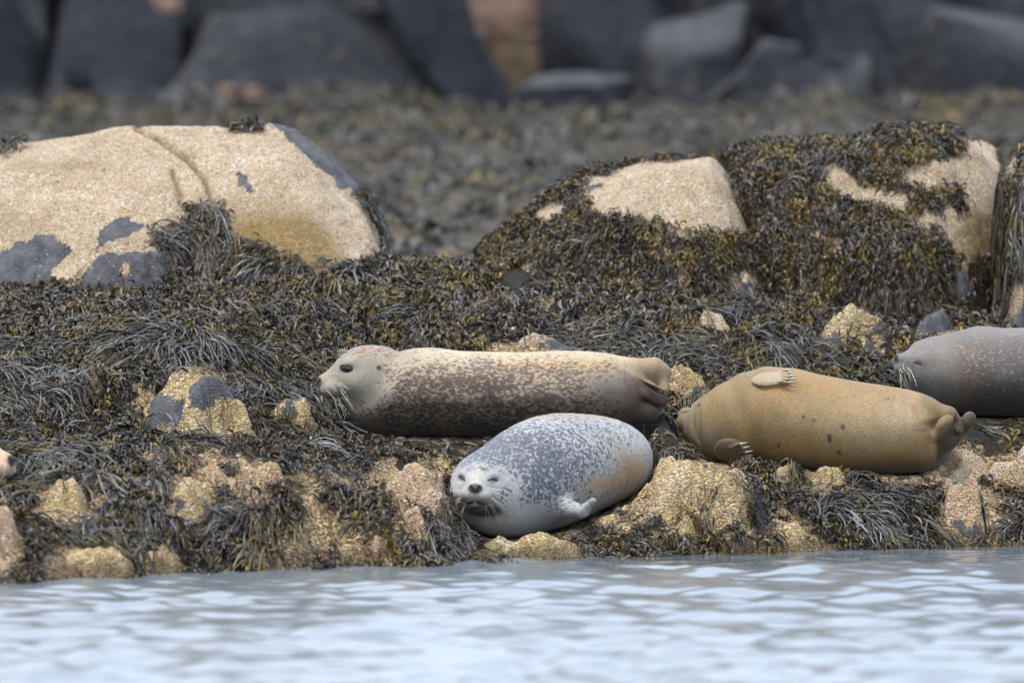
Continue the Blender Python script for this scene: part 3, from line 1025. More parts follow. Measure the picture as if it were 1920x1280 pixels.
        for x in (1786, 1800):
            lay(col, sstep(3, 1, np.abs(px - x + .28 * (py - 800))) * sstep(1772, 1780, px) * sstep(822, 812, py) * .8, (0.035, 0.025, 0.018))
        lay(col, blob(px, py, 1715, 765, 5, 6) * 0.8, (0.50, 0.20, 0.15))
        lay(col, blob(px, py, 1735, 806, 20, 4) * 0.7, (0.05, 0.035, 0.025))
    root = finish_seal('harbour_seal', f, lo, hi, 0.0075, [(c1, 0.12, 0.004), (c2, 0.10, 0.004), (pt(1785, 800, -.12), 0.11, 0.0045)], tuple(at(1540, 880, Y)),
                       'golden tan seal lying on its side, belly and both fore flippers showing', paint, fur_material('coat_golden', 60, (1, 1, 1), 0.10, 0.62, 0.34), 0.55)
    for a in dig1:
        claw(root, a[2] + R1 @ np.array((0.0, 0, 0.004)), R1 @ np.array((1, 0.10, -0.06)), 0.036, 0.0048, M_CLAWP)
    for a in dig2:
        claw(root, a[2] + R2 @ np.array((-0.004, 0, 0.004)), R2 @ np.array((1, 0.25, 0.05)), 0.042, 0.0052, M_CLAWP)
    whiskers(root, f, hd, 9, n=18, ln=(0.07, 0.12), droop=0.1)
    return f

# ---------------------------------------------------- dark seal at the right edge
def seal_dark():
    Y = 2.15
    f0, lo, hi = make_loft([(1745, 700, Y, 46, 50), (1775, 702, Y, 66, 70), (1840, 698, Y, 86, 80), (1930, 698, Y, 94, 84), (2060, 700, Y, 94, 84), (2180, 704, Y, 84, 76), (2270, 712, Y, 62, 58), (2320, 722, Y, 36, 38)])
    hd = Head(at(1752, 686, Y - .03), (-0.90, -0.28, 0.20), (0.18, -0.42, 0.88), 0.98)
    s = mpp(Y)
    def f(P):
        d = smin(f0(P), hd.sdf(P), 0.08)
        d = smin(d, cone(P, at(1760, 690, Y), 48 * s, at(1830, 690, Y), 74 * s), 0.06)
        g = smin(cone(P, at(2310, 720, Y), .08, at(2390, 705, Y - .05), .035), cone(P, at(2310, 730, Y + .05), .08, at(2390, 735, Y + .08), .035), 0.02)
        return smin(d, g, 0.04)
    lo = np.minimum(lo, hd.c - 0.27); hi = np.maximum(hi, hd.c + 0.2); hi[0] += 0.25
    def paint(V, N, px, py, col, spc):
        n = fbm3(V, 8, 3, 31)
        col[:] = (0.20, 0.17, 0.152)
        spc[:, :3] = (0.46, 0.40, 0.33); spc[:, 3] = 0.27
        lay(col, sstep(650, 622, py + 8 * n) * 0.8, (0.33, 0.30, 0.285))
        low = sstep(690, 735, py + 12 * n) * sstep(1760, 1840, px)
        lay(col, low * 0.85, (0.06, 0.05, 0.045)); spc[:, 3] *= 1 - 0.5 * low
        lay(col, np.clip(blob(px, py, 1800, 690, 40, 45), 0, 1) * 0.55, (0.27, 0.17, 0.10)); 
        spc[:, 3] += 0.12 * blob(px, py, 1800, 670, 45, 35)
        lay(spc[:, :3], blob(px, py, 1800, 690, 60, 40), (0.52, 0.40, 0.28))
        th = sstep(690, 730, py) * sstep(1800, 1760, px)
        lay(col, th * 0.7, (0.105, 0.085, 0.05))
        q = hd.loc(V)
        hm = sstep(-0.10, 0.06, q[:, 0] + 0.05 * n) * sstep(0.30, 0.20, np.linalg.norm(q, axis=1))
        lay(col, hm * 0.8, (0.27, 0.255, 0.235)); spc[:, 3] *= 1 - 0.9 * hm
        lay(col, hm * sstep(0.0, 0.05, q[:, 2]) * 0.6, (0.40, 0.36, 0.31))
        lay(col, hm * blob(q[:, 0], q[:, 2], 0.16, -0.03, 0.05, 0.03) * 0.6, (0.20, 0.19, 0.17))
        face_paint(hd, V, col, spc, (0.025, 0.028, 0.03))
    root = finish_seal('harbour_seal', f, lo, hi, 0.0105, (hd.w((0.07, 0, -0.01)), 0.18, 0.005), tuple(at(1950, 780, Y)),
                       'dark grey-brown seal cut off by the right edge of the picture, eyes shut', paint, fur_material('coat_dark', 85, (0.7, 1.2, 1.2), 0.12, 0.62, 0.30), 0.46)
    closed_eye(root, f, hd, 1, w=0.022, drop=0.006, base=(0.105, 0.062, 0.034)); closed_eye(root, f, hd, -1, w=0.022, drop=0.006, base=(0.105, 0.062, 0.034))
    whiskers(root, f, hd, 12, n=17, ln=(0.04, 0.09), droop=0.5)
    return f

# ---------------------------------------------------- seal whose snout enters at the left edge
def seal_left():
    Y = -.45
    f0, lo, hi = make_loft([(-125, 858, Y, 60, 52), (-190, 850, Y, 82, 74), (-300, 846, Y + .05, 94, 84), (-430, 846, Y + .1, 92, 82), (-540, 852, Y + .15, 76, 66), (-620, 862, Y + .18, 46, 44)])
    hd = Head(at(-82, 856, Y), (0.95, -0.30, -0.03), (0, 0.05, 1), 1.30)
    def f(P):
        d = smin(f0(P), hd.sdf(P), 0.09)
        g = smin(cone(P, at(-610, 862, Y + .2), .08, at(-700, 870, Y + .15), .035), cone(P, at(-610, 862, Y + .25), .08, at(-690, 872, Y + .35), .035), 0.02)
        return smin(d, g, 0.04)
    lo = np.minimum(lo, hd.c - 0.2); hi = np.maximum(hi, hd.c + 0.3); lo[0] -= 0.25; hi[1] += 0.2
    def paint(V, N, px, py, col, spc):
        col[:] = (0.50, 0.36, 0.22)
        spc[:, :3] = (0.14, 0.09, 0.06); spc[:, 3] = 0.4
        q = hd.loc(V)
        hm = sstep(-0.1, 0.0, q[:, 0]) * (np.linalg.norm(q, axis=1) < 0.3)
        lay(col, hm, (0.55, 0.38, 0.25)); spc[:, 3] *= 1 - hm
        lay(col, hm * blob(q[:, 0], q[:, 2], 0.19, -0.04, 0.06, 0.02) * 0.5, (0.40, 0.31, 0.22))
        face_paint(hd, V, col, spc, (0.03, 0.028, 0.03))
    root = finish_seal('harbour_seal', f, lo, hi, 0.010, (hd.w((0.12, 0, -0.01)), 0.12, 0.005), tuple(at(-300, 930, Y)),
                       'seal of which only the buff snout shows at the left edge of the picture', paint, fur_material('coat_buff', 30, (1, 1, 1), 0.09))
    open_eye(root, f, hd, 1); open_eye(root, f, hd, -1)
    whiskers(root, f, hd, 15, n=14, ln=(0.06, 0.10), droop=0.6)
    return f

seal_brown(); seal_grey(); seal_golden(); seal_dark(); seal_left()

# =================================================================== GROUND
COLS = {
    -700: [(-2.5, 1118), (-2.2, 1000), (-1.4, 930), (-.6, 900), (0, 870), (.6, 810), (1.0, 700), (1.6, 640), (2.3, 570), (3.0, 545)],
    -300: [(-2.05, 1107), (-1.8, 990), (-1.2, 925), (-.6, 905), (0, 860), (.6, 800), (1.0, 700), (1.6, 640), (2.3, 570), (3.0, 545)],
    0: [(-1.8, 1095), (-1.55, 1010), (-1.1, 940), (-.6, 900), (0, 855), (.6, 808), (.9, 720), (1.5, 640), (2.2, 575), (2.8, 545)],
    320: [(-1.16, 1075), (-.95, 1000), (-.65, 910), (-.3, 868), (.2, 838), (.7, 812), (.92, 730), (1.2, 690), (1.7, 620), (2.3, 570), (2.8, 535)],
    640: [(-.63, 1062), (-.45, 1010), (-.15, 910), (.4, 865), (.9, 830), (1.3, 815), (1.75, 795), (1.95, 710), (2.3, 630), (2.7, 550), (3.1, 503), (3.4, 497)],
    960: [(-.18, 1050), (.15, 1020), (.40, 1000), (.8, 955), (1.0, 930), (1.25, 830), (1.55, 815), (1.85, 790), (2.05, 700), (2.4, 625), (2.8, 565), (3.2, 522), (3.5, 500)],
    1280: [(.18, 1040), (.4, 975), (.65, 905), (.95, 875), (1.25, 860), (1.5, 815), (1.85, 770), (2.15, 700), (2.5, 630), (2.9, 580), (3.3, 545)],
    1600: [(.57, 1030), (.75, 970), (1.0, 910), (1.3, 893), (1.6, 885), (1.9, 800), (2.2, 778), (2.55, 700), (2.8, 630), (3.1, 600), (3.5, 565)],
    1920: [(.97, 1020), (1.15, 965), (1.4, 905), (1.65, 880), (1.9, 800), (2.2, 778), (2.55, 705), (2.8, 630), (3.2, 605), (3.6, 585)],
    2400: [(1.5, 1010), (1.7, 960), (1.9, 905), (2.0, 880), (2.1, 800), (2.4, 778), (2.7, 705), (3.0, 630), (3.4, 605), (3.8, 585)],
}
YT = np.concatenate([np.array([-500, -60, -12]), np.arange(-8, 9.001, 0.02), np.array([12, 16, 20, 24, 26.5, 29, 34, 60, 700])])
cxs, czs = [], []
for px, rows in COLS.items():
    ys = np.array([r[0] for r in rows]); zs = np.array([at(px, r[1], r[0])[2] for r in rows])
    zs[0] = -0.004
    y0, y1 = ys[0], ys[-1]
    ext_y = np.concatenate([[-500, y0 - 8, y0 - 3, y0 - .8], ys, [y1 + .5, y1 + 1.1, 5.6, 8.0, 14, 20, 26.5, 29, 34, 60, 700]])
    zb = lambda y, py: CZ - (py - 100) / FPX * (y + 36)
    ext_z = np.concatenate([[-6, -3, -1.2, -.30], zs, [zs[-1] - .10, zs[-1] - .40, .72, zb(8, 540), zb(14, 400), zb(20, 285), zb(26.5, 198), 1.95, 2.3, 3.0, 14.0]])
    cxs.append((px - 960) * mpp(1.0)); czs.append(np.interp(YT, ext_y, ext_z))
cxs = np.array(cxs); czs = np.array(czs)
kern = np.array([1, 2, 3, 2, 1.0]); kern /= kern.sum()
for k in range(len(czs)):
    q = czs[k].copy(); q[5:-12] = np.convolve(czs[k], kern, 'same')[5:-12]; czs[k] = q

def T0(x, y):
    """rock bed height without the rocks"""
    x, y = np.asarray(x, float), np.asarray(y, float)
    xw = x + 0.12 * fbm2(x * 1.4, y * 1.4, 2, 71)
    yw = y + 0.09 * fbm2(x * 2.0 + 9, y * 2.0, 3, 72)
    xc = np.clip(xw, cxs[0], cxs[-1] - 1e-6)
    i = np.clip(np.searchsorted(cxs, xc, 'right') - 1, 0, len(cxs) - 2)
    t = (xc - cxs[i]) / (cxs[i + 1] - cxs[i])
    t = t * t * (3 - 2 * t) * 0.5 + t * 0.5
    iy = np.clip(np.searchsorted(YT, yw, 'right') - 1, 0, len(YT) - 2)
    ty = np.clip((yw - YT[iy]) / (YT[iy + 1] - YT[iy]), 0, 1)
    def zz(c): return czs[c, iy] * (1 - ty) + czs[c, iy + 1] * ty
    z = zz(i) * (1 - t) + zz(i + 1) * t
    near = sstep(5.5, 4.5, y)
    z = z + near * (0.040 * fbm2(x * 3, y * 3, 4, 5) + 0.045 * (0.45 - cells2(x * 4.2, y * 4.2, 8)) + 0.02 * (0.45 - cells2(x * 11, y * 11, 9)))
    far = sstep(5.5, 7.5, y) * sstep(60, 30, y)
    z = z + far * (0.20 * fbm2(x * 0.9, y * 0.45, 4, 15) + 0.09 * (0.4 - cells2(x * 1.2, y * 0.7, 18)))
    z = z + sstep(40, 200, y) * 6 * fbm2(x * 0.01, y * 0.01, 3, 33)
    return z

# dense working grid (also carries the carve under the seals)
DG = 0.018
GX = np.arange(-3.0, 3.6, DG); GY = np.arange(-2.9, 5.2, DG)
MX, MY = np.meshgrid(GX, GY)
GT = T0(MX, MY)
BOT = np.full(GT.shape, 9.0)
for V, N in SEAL_BOTTOMS:
    m = N[:, 2] < -0.12
    ix = np.round((V[m, 0] - GX[0]) / DG).astype(int); iy = np.round((V[m, 1] - GY[0]) / DG).astype(int)
    ok = (ix >= 1) & (iy >= 1) & (ix < len(GX) - 1) & (iy < len(GY) - 1)
    for ox in (-1, 0, 1):
        for oy in (-1, 0, 1):
            np.minimum.at(BOT, (iy[ok] + oy, ix[ok] + ox), V[m, 2][ok])
def sample(A, x, y):
    fx = np.clip((x - GX[0]) / DG, 0, len(GX) - 1.001); fy = np.clip((y - GY[0]) / DG, 0, len(GY) - 1.001)
    i, j = fx.astype(int), fy.astype(int)
    tx, ty = fx - i, fy - j
    return (A[j, i] * (1 - tx) + A[j, i + 1] * tx) * (1 - ty) + (A[j + 1, i] * (1 - tx) + A[j + 1, i + 1] * tx) * ty
under = BOT < 8
LIM = np.where(under, BOT + 0.006, 9.0)          # ground and rocks may only just reach into the belly
FRONT = np.zeros(GT.shape)                       # 1 close in front of a lying seal
for ci in range(len(GX)):
    u = under[:, ci]
    if not u.any():
        continue
    j = np.flatnonzero(u)
    for blk in np.split(j, np.flatnonzero(np.diff(j) > 12) + 1):
        zm = BOT[blk, ci].min()
        if len(blk) < 3:
            continue
        j0 = blk[0]
        jj = np.arange(max(0, j0 - 34), blk[np.argmin(BOT[blk, ci])])
        dist = np.maximum(0, (j0 - jj)) * DG
        LIM[jj, ci] = np.minimum(LIM[jj, ci], zm - 0.004 + np.maximum(0, dist - 0.20) * 0.6)
        FRONT[jj, ci] = np.maximum(FRONT[jj, ci], np.clip(1.2 - dist / 0.16, 0, 1))
GT = np.minimum(GT, LIM)
GT = np.where(under & (BOT - GT < 0.09), np.maximum(GT, np.minimum(BOT - 0.025, LIM)), GT)
def box_blur(A, n):
    for _ in range(n):
        B = A.copy(); B[1:-1, 1:-1] = (A[:-2, 1:-1] + A[2:, 1:-1] + A[1:-1, :-2] + A[1:-1, 2:] + 2 * A[1:-1, 1:-1]) / 6
        A = B
    return A
GT = np.minimum(box_blur(GT, 2), LIM)

def T(x, y):
    x, y = np.asarray(x, float), np.asarray(y, float)
    inside = (x > GX[0]) & (x < GX[-2]) & (y > GY[0]) & (y < GY[-2])
    return np.where(inside, sample(GT, x, y), T0(x, y))

# ------------------------------------------------------------------ rocks as height functions
ROCK_H = GT.copy()
BARE = np.zeros(GT.shape)                        # 1 where weed does not root
WARM = np.zeros(GT.shape)                        # 1 where weed is golden
ROCK_G = 'barnacled and bare rocks of the shore'

def rock_mesh(h, x0, x1, y0, y1, st, amp, seed):
    xs = np.arange(x0, x1 + st, st); ys = np.arange(y0, y1 + st, st)
    X, Y = np.meshgrid(xs, ys)
    Z = h(X, Y)
    keep = Z > T(X, Y) - 0.05
    F = grid_faces(len(xs), len(ys))
    kf = keep.ravel()[F].any(1)
    F = F[kf]
    used = np.unique(F)
    mp = np.full(X.size, -1); mp[used] = np.arange(len(used))
    V = np.stack([X.ravel(), Y.ravel(), Z.ravel()], 1)[used]
    F = mp[F]
    lab = np.arange(len(V))                # keep the largest connected piece only
    while True:
        m = lab[F].min(1)
        new = lab.copy()
        for k in range(4):
            np.minimum.at(new, F[:, k], m)
        new = new[new]
        if (new == lab).all():
            break
        lab = new
    big = np.bincount(lab).argmax()
    F = F[lab[F[:, 0]] == big]
    used = np.unique(F)
    mp = np.full(len(V), -1); mp[used] = np.arange(len(used))
    V, F = V[used], mp[F]
    N = normals(V, F)
    d = amp * (fbm3(V, 9, 4, seed) + 0.35 * fbm3(V, 40, 3, seed + 7))
    V = V + N * d[:, None]
    lim = sample(LIM, V[:, 0], V[:, 1])
    V[:, 2] = np.minimum(V[:, 2], lim)
    return V, F

def add_rock(name, h, box, label, mat, st, amp, seed, slate=None, moss=None, cat='rock', group=ROCK_G, groove=None):
    V, F = rock_mesh(h, *box, st, amp, seed)
    px, py = proj(V)
    if groove:
        N = normals(V, F)
        for line, wd, dp in groove:
            dm = np.full(len(V), 1e9)
            for (ax, ay), (bx, by) in zip(line[:-1], line[1:]):
                ab = np.array((bx - ax, by - ay), float)
                t = np.clip(((px - ax) * ab[0] + (py - ay) * ab[1]) / (ab @ ab), 0, 1)
                dm = np.minimum(dm, np.hypot(px - ax - t * ab[0], py - ay - t * ab[1]))
            V = V - N * (dp * np.exp(-(dm / wd) ** 2))[:, None]
    base = np.array([V[:, 0].mean(), V[:, 1].mean(), V[:, 2].min()])
    me = mk_mesh(name, V - base, F)
    z = np.zeros(len(V))
    a = me.attributes.new('slate', 'FLOAT', 'POINT'); a.data.foreach_set('value', (slate(px, py, V) if slate else z).astype(np.float32))
    a = me.attributes.new('moss', 'FLOAT', 'POINT'); a.data.foreach_set('value', (moss(px, py, V) if moss else z).astype(np.float32))
    return obj(name, me, mat, None, label, cat, group, loc=tuple(base))

def softpoly(px, py, polys, noise=10, seed=0):
    jx = px + noise * fbm2(px / 22, py / 22, 3, seed); jy = py + noise * fbm2(px / 22 + 40, py / 22, 3, seed + 3)
    r = np.zeros(px.shape, bool)
    for p in polys:
        r |= inpoly(jx, jy, p)
    return r.astype(float)

def column_toe(px, py_bot):
    """depth at which the bed is seen at py_bot in that column"""
    ys = np.arange(-2.8, 4.8, 0.02)
    x = (px - 960) * mpp(ys)
    z = T0(x, ys)
    _, py = proj(np.stack([x, ys, z], 1))
    ok = (py <= py_bot) & (z > -0.12)
    if not ok.any():
        return ys[np.argmin(np.where(z > -.12, py, 9e9))]
    return ys[np.argmax(ok)]

def dome(px0, px1, pt, pb, pw=2.4, depth=None, wobble=0.34, seed=0, ydep=None):
    pc = 0.5 * (px0 + px1)
    yt = column_toe(pc, pb)
    hpx = (pb - pt) * mpp(yt)
    wf = max(depth or 0, 0.7 * hpx + 0.03)
    yc = yt + wf
    if ydep is not None:
        yc = ydep
        yt = yc - wf
    wb = max(0.14, 1.2 * hpx, 0.5 * wf)
    top = at(pc, pt, yc)
    a = 0.5 * (px1 - px0) * mpp(yc) * 1.22
    zb = float(T0(top[0], yt)) - 0.10
    zt = max(top[2], zb + 0.13, float(T0(top[0], yc)) + 0.035)
    r = np.random.default_rng(seed + 900)
    K = 8
    th = (np.arange(K) + r.uniform(-.35, .35, K)) * 2 * math.pi / K
    rk, gk = r.uniform(.85, 1.15, K), r.uniform(1.0, 2.2, K)
    tx, ty = r.uniform(-.22, .22), r.uniform(-.05, .22)
    def h(X, Y):
        u = (X - top[0]) / a
        v = (Y - yc); v = np.where(v < 0, v / wf, v / wb)
        wu = wobble * fbm2(X * 5 + seed, Y * 5, 3, seed); wv = wobble * fbm2(X * 5 - seed, Y * 5, 3, seed + 4)
        u, v = u + wu, v + wv
        s = 1.0 + tx * u + ty * v + 0.10 * fbm2(X * 11, Y * 11, 3, seed + 2)
        for k in range(K):
            e = (1 - (u * math.cos(th[k]) + v * math.sin(th[k])) / rk[k]) * gk[k]
            hh = np.maximum(0.22 - np.abs(s - e), 0) / 0.22
            s = np.minimum(s, e) - hh * hh * 0.055
        s = np.clip(s, -0.4, 1.3)
        return zb + (zt - zb) * s + (0.050 * (0.4 - cells2(X * 8 + seed, Y * 8, seed)) + 0.026 * (0.4 - cells2(X * 18 + seed, Y * 18, seed + 1)) + 0.025 * fbm2(X * 9, Y * 9, 4, seed)) * (s > 0)
    box = (top[0] - a * 1.4, top[0] + a * 1.4, yc - wf * 1.45, yc + wb * 1.4)
    return h, box

def stamp(h, box, bare=1.0):
    i0, i1 = np.searchsorted(GX, box[0]), np.searchsorted(GX, box[1]); j0, j1 = np.searchsorted(GY, box[2]), np.searchsorted(GY, box[3])
    sl = (slice(j0, j1), slice(i0, i1))
    Z = np.minimum(h(MX[sl], MY[sl]), LIM[sl])
    m = Z > ROCK_H[sl] + 0.012
    BARE[sl] = np.where(m, bare, BARE[sl])
    ROCK_H[sl] = np.maximum(ROCK_H[sl], Z)

no_slate = None
def sl_noise(thr, seed, sc=14):
    return lambda px, py, V: np.clip((fbm3(V, sc, 3, seed) - thr) * 3 + 0.5, 0, 1)

ROCKS = [
    # px0 px1 top bottom power depth bare material slate label
    (58, 262, 1034, 1092, 2.2, .22, 1, M_YEL, None, 'long low yellow barnacled rock at the waterline, farthest left'),
    (248, 364, 1040, 1082, 2.4, .07, 1, M_YEL, None, 'tan barnacled rock at the waterline right of the long low yellow rock'),
    (366, 414, 1037, 1068, 2.4, .05, .95, M_PINK, None, 'fist-sized barnacled stone at the waterline, third from the left'),
    (-70, 42, 940, 1090, 2.6, .18, .9, M_PINK, None, 'pinkish barnacled rock face at the left edge above the water'),
    (58, 196, 900, 988, 2.3, .14, .85, M_YEL, None, 'rounded yellow rock just right of the snout at the left edge'),
    (215, 505, 843, 910, 2.4, .22, .55, M_PINK, None, 'long barnacled ledge draped with black weed, left of the grey seal'),
    (296, 415, 896, 978, 3.2, .06, .95, M_YEL, sl_noise(.25, 3), 'blocky yellow rock below the long weed-draped ledge'),
    (418, 520, 905, 960, 2.6, .08, .5, M_PINK, None, 'pink-tinged barnacled rock beside the blocky yellow one'),
    (505, 612, 752, 806, 2.3, .10, .8, M_YEL, sl_noise(.3, 5), 'yellow barnacled lump under the nose of the brown spotted seal'),
    (560, 700, 870, 930, 2.4, .12, .6, M_PINK, None, 'weed-fringed pink rock below the chest of the brown spotted seal'),
    (696, 866, 858, 962, 2.3, .22, .75, M_PINK, None, 'pinkish yellow rock touching the left cheek of the grey seal'),
    (730, 806, 966, 1016, 2.5, .08, 1, M_PINK, None, 'pale stone left of and below the chin of the grey seal'),
    (682, 734, 998, 1048, 2.3, .08, 1, M_PINK, None, 'small pinkish stone between weed near the water, left of the pale stone'),
    (870, 1088, 1003, 1058, 3.0, .14, .95, M_YEL, None, 'yellow rock right under the chest of the grey seal'),
    (1085, 1450, 862, 1012, 2.5, .40, .9, M_YEL, None, 'broad yellow barnacled rock between the grey seal and the golden seal'),
    (1430, 1520, 872, 925, 2.4, .12, .55, M_YEL, None, 'dark-flecked yellow rock under the lower flipper of the golden seal'),
    (1500, 1606, 878, 922, 2.4, .10, .9, M_YEL, None, 'small yellow rock under the belly of the golden seal'),
    (1730, 1862, 838, 910, 2.4, (.28, 1.62), 1, M_PALE, None, 'pale tan rock under the hind flippers of the golden seal'),
    (1835, 2040, 848, 915, 2.4, (.28, 1.75), .9, M_PALE, None, 'pale tan rock at the right edge below the dark seal'),
    (1752, 1845, 905, 1030, 2.8, .16, .85, M_PINK, sl_noise(.28, 9), 'upright pinkish barnacled rock at the water below the golden seal tail'),
    (1250, 1338, 686, 746, 2.3, .12, .9, M_YEL, sl_noise(.3, 11), 'yellow rock behind the hind flippers of the brown spotted seal'),
    (1296, 1378, 588, 628, 2.4, .10, .95, M_PALE, None, 'pale tan stone in the weed midway up the slope, centre right'),
    (876, 1050, 552, 592, 2.2, .16, .75, M_PALE, None, 'flat pale slab among weed below the left end of the weedy boulder'),
    (905, 1080, 636, 672, 2.3, .14, .9, M_PALE, sl_noise(.0, 13), 'flat grey and tan rock just behind the back of the brown spotted seal'),
    (235, 462, 690, 815, 3.2, .10, .8, M_YEL, lambda px, py, V: softpoly(px, py, [[(250, 775), (256, 738), (300, 728), (338, 742), (348, 775), (310, 800), (262, 815)], [(352, 722), (372, 698), (428, 700), (448, 732), (410, 752), (362, 768)]], 22, 14), 'blue-grey bare rock face with yellow crust, left of the brown seal'),
    (110, 210, 700, 790, 3.0, .08, .45, M_YEL, lambda px, py, V: blob(px, py, 135, 735, 40, 40), 'half-hidden grey rock face behind hanging weed at far left'),
    (1530, 1705, 580, 692, 3.0, .10, .85, M_YEL, lambda px, py, V: softpoly(px, py, [[(1622, 690), (1628, 618), (1655, 592), (1692, 612), (1690, 660), (1660, 695)], [(1532, 640), (1565, 622), (1582, 645), (1570, 690), (1535, 690)]], 20, 15), 'tan and slate-grey block above the golden seal, left of the dark seal'),
    (1695, 1800, 588, 632, 2.4, .12, .9, M_PALE, lambda px, py, V: np.full(px.shape, .95), 'dark slate rock right above the head of the dark seal'),
    (150, 326, 462, 545, 2.4, (.22, 2.80), .95, M_PALE, lambda px, py, V: np.clip(1.1 - blob(px, py, 235, 505, 14, 18) - sstep(478, 468, py), 0, 1), 'grey stone lying in front of the big tan boulder'),
    (1768, 1832, 514, 560, 2.3, .08, .95, M_PALE, lambda px, py, V: np.full(px.shape, .95), 'small smooth grey stone at the foot of the weedy boulders, right'),
    (1866, 2010, 510, 628, 2.4, .14, .95, M_PALE, lambda px, py, V: np.full(px.shape, .95), 'larger smooth grey rock cut off by the right edge'),
    (1358, 1432, 498, 566, 2.8, .07, .9, M_PALE, lambda px, py, V: blob(px, py, 1405, 545, 22, 18) * 1.2, 'tan and grey stone at the gap between the two weedy boulders'),
    (1480, 1570, 508, 566, 2.6, .07, .7, M_PALE, sl_noise(.1, 17), 'tan stone under the weed skirt of the larger weedy boulder'),
]
for k, (a, b, c, d, pw, dep, bare, mat, slate, lab) in enumerate(ROCKS):
    ydep = None
    if isinstance(dep, tuple):
        dep, ydep = dep
    h, box = dome(a, b, c, d, pw, dep, 0.52, k * 3 + 1, ydep)
    stamp(h, box, bare)
    add_rock('shore_rock', h, box, lab, mat, 0.010, 0.010, k, slate)

# crust left bare of weed around each rock, with ragged edges
gpx0, gpy0 = proj(np.stack([MX, MY, ROCK_H], -1))
def crust_mask(px, py, y):
    r = np.zeros(px.shape)
    jx = 26 * fbm2(px / 30, py / 26, 3, 61); jy = 20 * fbm2(px / 30 + 50, py / 26, 3, 63)
    for k, (a, b, c, d, pw, dep, bare, mat, slate, lab) in enumerate(ROCKS):
        if bare < 0.5:
            continue
        e = (np.abs(px + jx - (a + b) / 2) / ((b - a) * .47)) ** 3 + (np.abs(py + jy - (c + d) / 2) / ((d - c) * .50)) ** 3
        r = np.maximum(r, np.where(e < 1, min(1.0, bare + .05), 0))
    for cx, cy, rx, ry in ((770, 905, 95, 50), (150, 940, 60, 40), (440, 890, 90, 35), (560, 880, 40, 20), (1850, 960, 50, 50), (690, 1030, 60, 18), (980, 1030, 130, 22), (1420, 985, 60, 20)):
        e = ((px + jx - cx) / rx) ** 2 + ((py + jy - cy) / ry) ** 2
        r = np.maximum(r, np.where(e < .8, .9, 0))
    holes = fbm2(px / 38 + 7, py / 30, 3, 66)
    return np.where(holes > 0.13, r * 0.2, r) * (y < 3.0)
CRUST = crust_mask(gpx0, gpy0, MY)
BARE = np.maximum(BARE, CRUST)
WEEDY = [[(1215, 975), (1290, 940), (1380, 915), (1470, 900), (1470, 1040), (1120, 1045), (1130, 1010)], [(1600, 900), (1740, 890), (1745, 1040), (1560, 1040)], [(700, 990), (860, 960), (870, 1010), (760, 1045), (690, 1045)]]
BARE = np.where((MY < 2.3) & (softpoly(gpx0, gpy0, WEEDY, 18, 47) > 0), 0.15, BARE)

# big boulders: crest outline at depth yc, rounded fall to the front and back
def boulder(outline, yc, wf, wb, pf, pb, zdrop, seed, lump=0.03, fx=1.5, bow=0.0):
    O = np.array(outline, float)
    P = at(O[:, 0], O[:, 1], yc)
    ox, oz = P[:, 0], P[:, 2]
    def h(X, Y):
        Xw = X + 0.02 * fbm2(X * 5, Y * 5, 3, seed + 1)
        zt = np.interp(Xw, ox, oz, left=-5, right=-5)
        zb = zdrop
        xm, xa = 0.5 * (ox[0] + ox[-1]), 0.5 * (ox[-1] - ox[0])
        v = Y - yc + 0.08 * fbm2(X * 1.3, Y * 1.3, 2, seed + 5)
        v = v - bow * np.abs((X - xm) / xa) ** 2.5
        tf, tb = np.clip(-v / wf, 0, 1.2), np.clip(v / wb, 0, 1.2)
        F = np.where(v < 0, np.clip(1 - tf ** pf, -.5, 1), np.clip(1 - tb ** pb, -.5, 1))
        F = np.where(F > 0, np.maximum(F, 1e-9) ** (1 / fx), F)
        return zb + np.where(zt > zb, (zt - zb) * F, -0.5) + lump * fbm2(X * 2.2, Y * 2.2, 3, seed) * (F > 0) + 0.5 * lump * (0.4 - cells2(X * 3.1, Y * 3.1, seed + 8)) * (F > 0)
    return h, (ox.min() - .05, ox.max() + .05, yc - wf * 1.15, yc + wb * 1.1)

L_CRACK = [[(255, 240), (300, 262), (345, 295), (380, 330), (392, 370), (402, 392)], [(322, 322), (332, 345), (340, 382)]]
def lined(px, py, line, wd):
    px, py = px + 5 * fbm2(px / 14, py / 14, 2, 77), py + 5 * fbm2(px / 14 + 9, py / 14, 2, 78)
    dm = np.full(px.shape, 1e9)
    for (ax, ay), (bx, by) in zip(line[:-1], line[1:]):
        t = np.clip(((px - ax) * (bx - ax) + (py - ay) * (by - ay)) / ((bx - ax) ** 2 + (by - ay) ** 2), 0, 1)
        dm = np.minimum(dm, np.hypot(px - ax - t * (bx - ax), py - ay - t * (by - ay)))
    return np.exp(-(dm / wd) ** 2)
L_SLATE = [[(-60, 500), (60, 450), (102, 438), (135, 470), (100, 500), (95, 560), (-60, 560)], [(195, 420), (230, 408), (278, 425), (240, 447), (180, 468)],
           [(512, 230), (562, 230), (620, 275), (685, 365), (664, 366), (632, 342), (592, 306), (548, 266)], [(470, 452), (522, 460), (512, 478), (470, 474)],
           [(440, 320), (468, 335), (480, 360), (466, 362), (452, 340)]]
h, box = boulder([(-330, 470), (-310, 330), (-240, 300), (-100, 285), (0, 273), (100, 258), (250, 245), (420, 237), (520, 236), (556, 244), (600, 278), (650, 335), (690, 385), (714, 445), (720, 500), (722, 560)],
                 4.1, 1.25, .7, 1.7, 2.2, 0.95, 3, 0.035, 1.25)
stamp(h, box, 1.0)
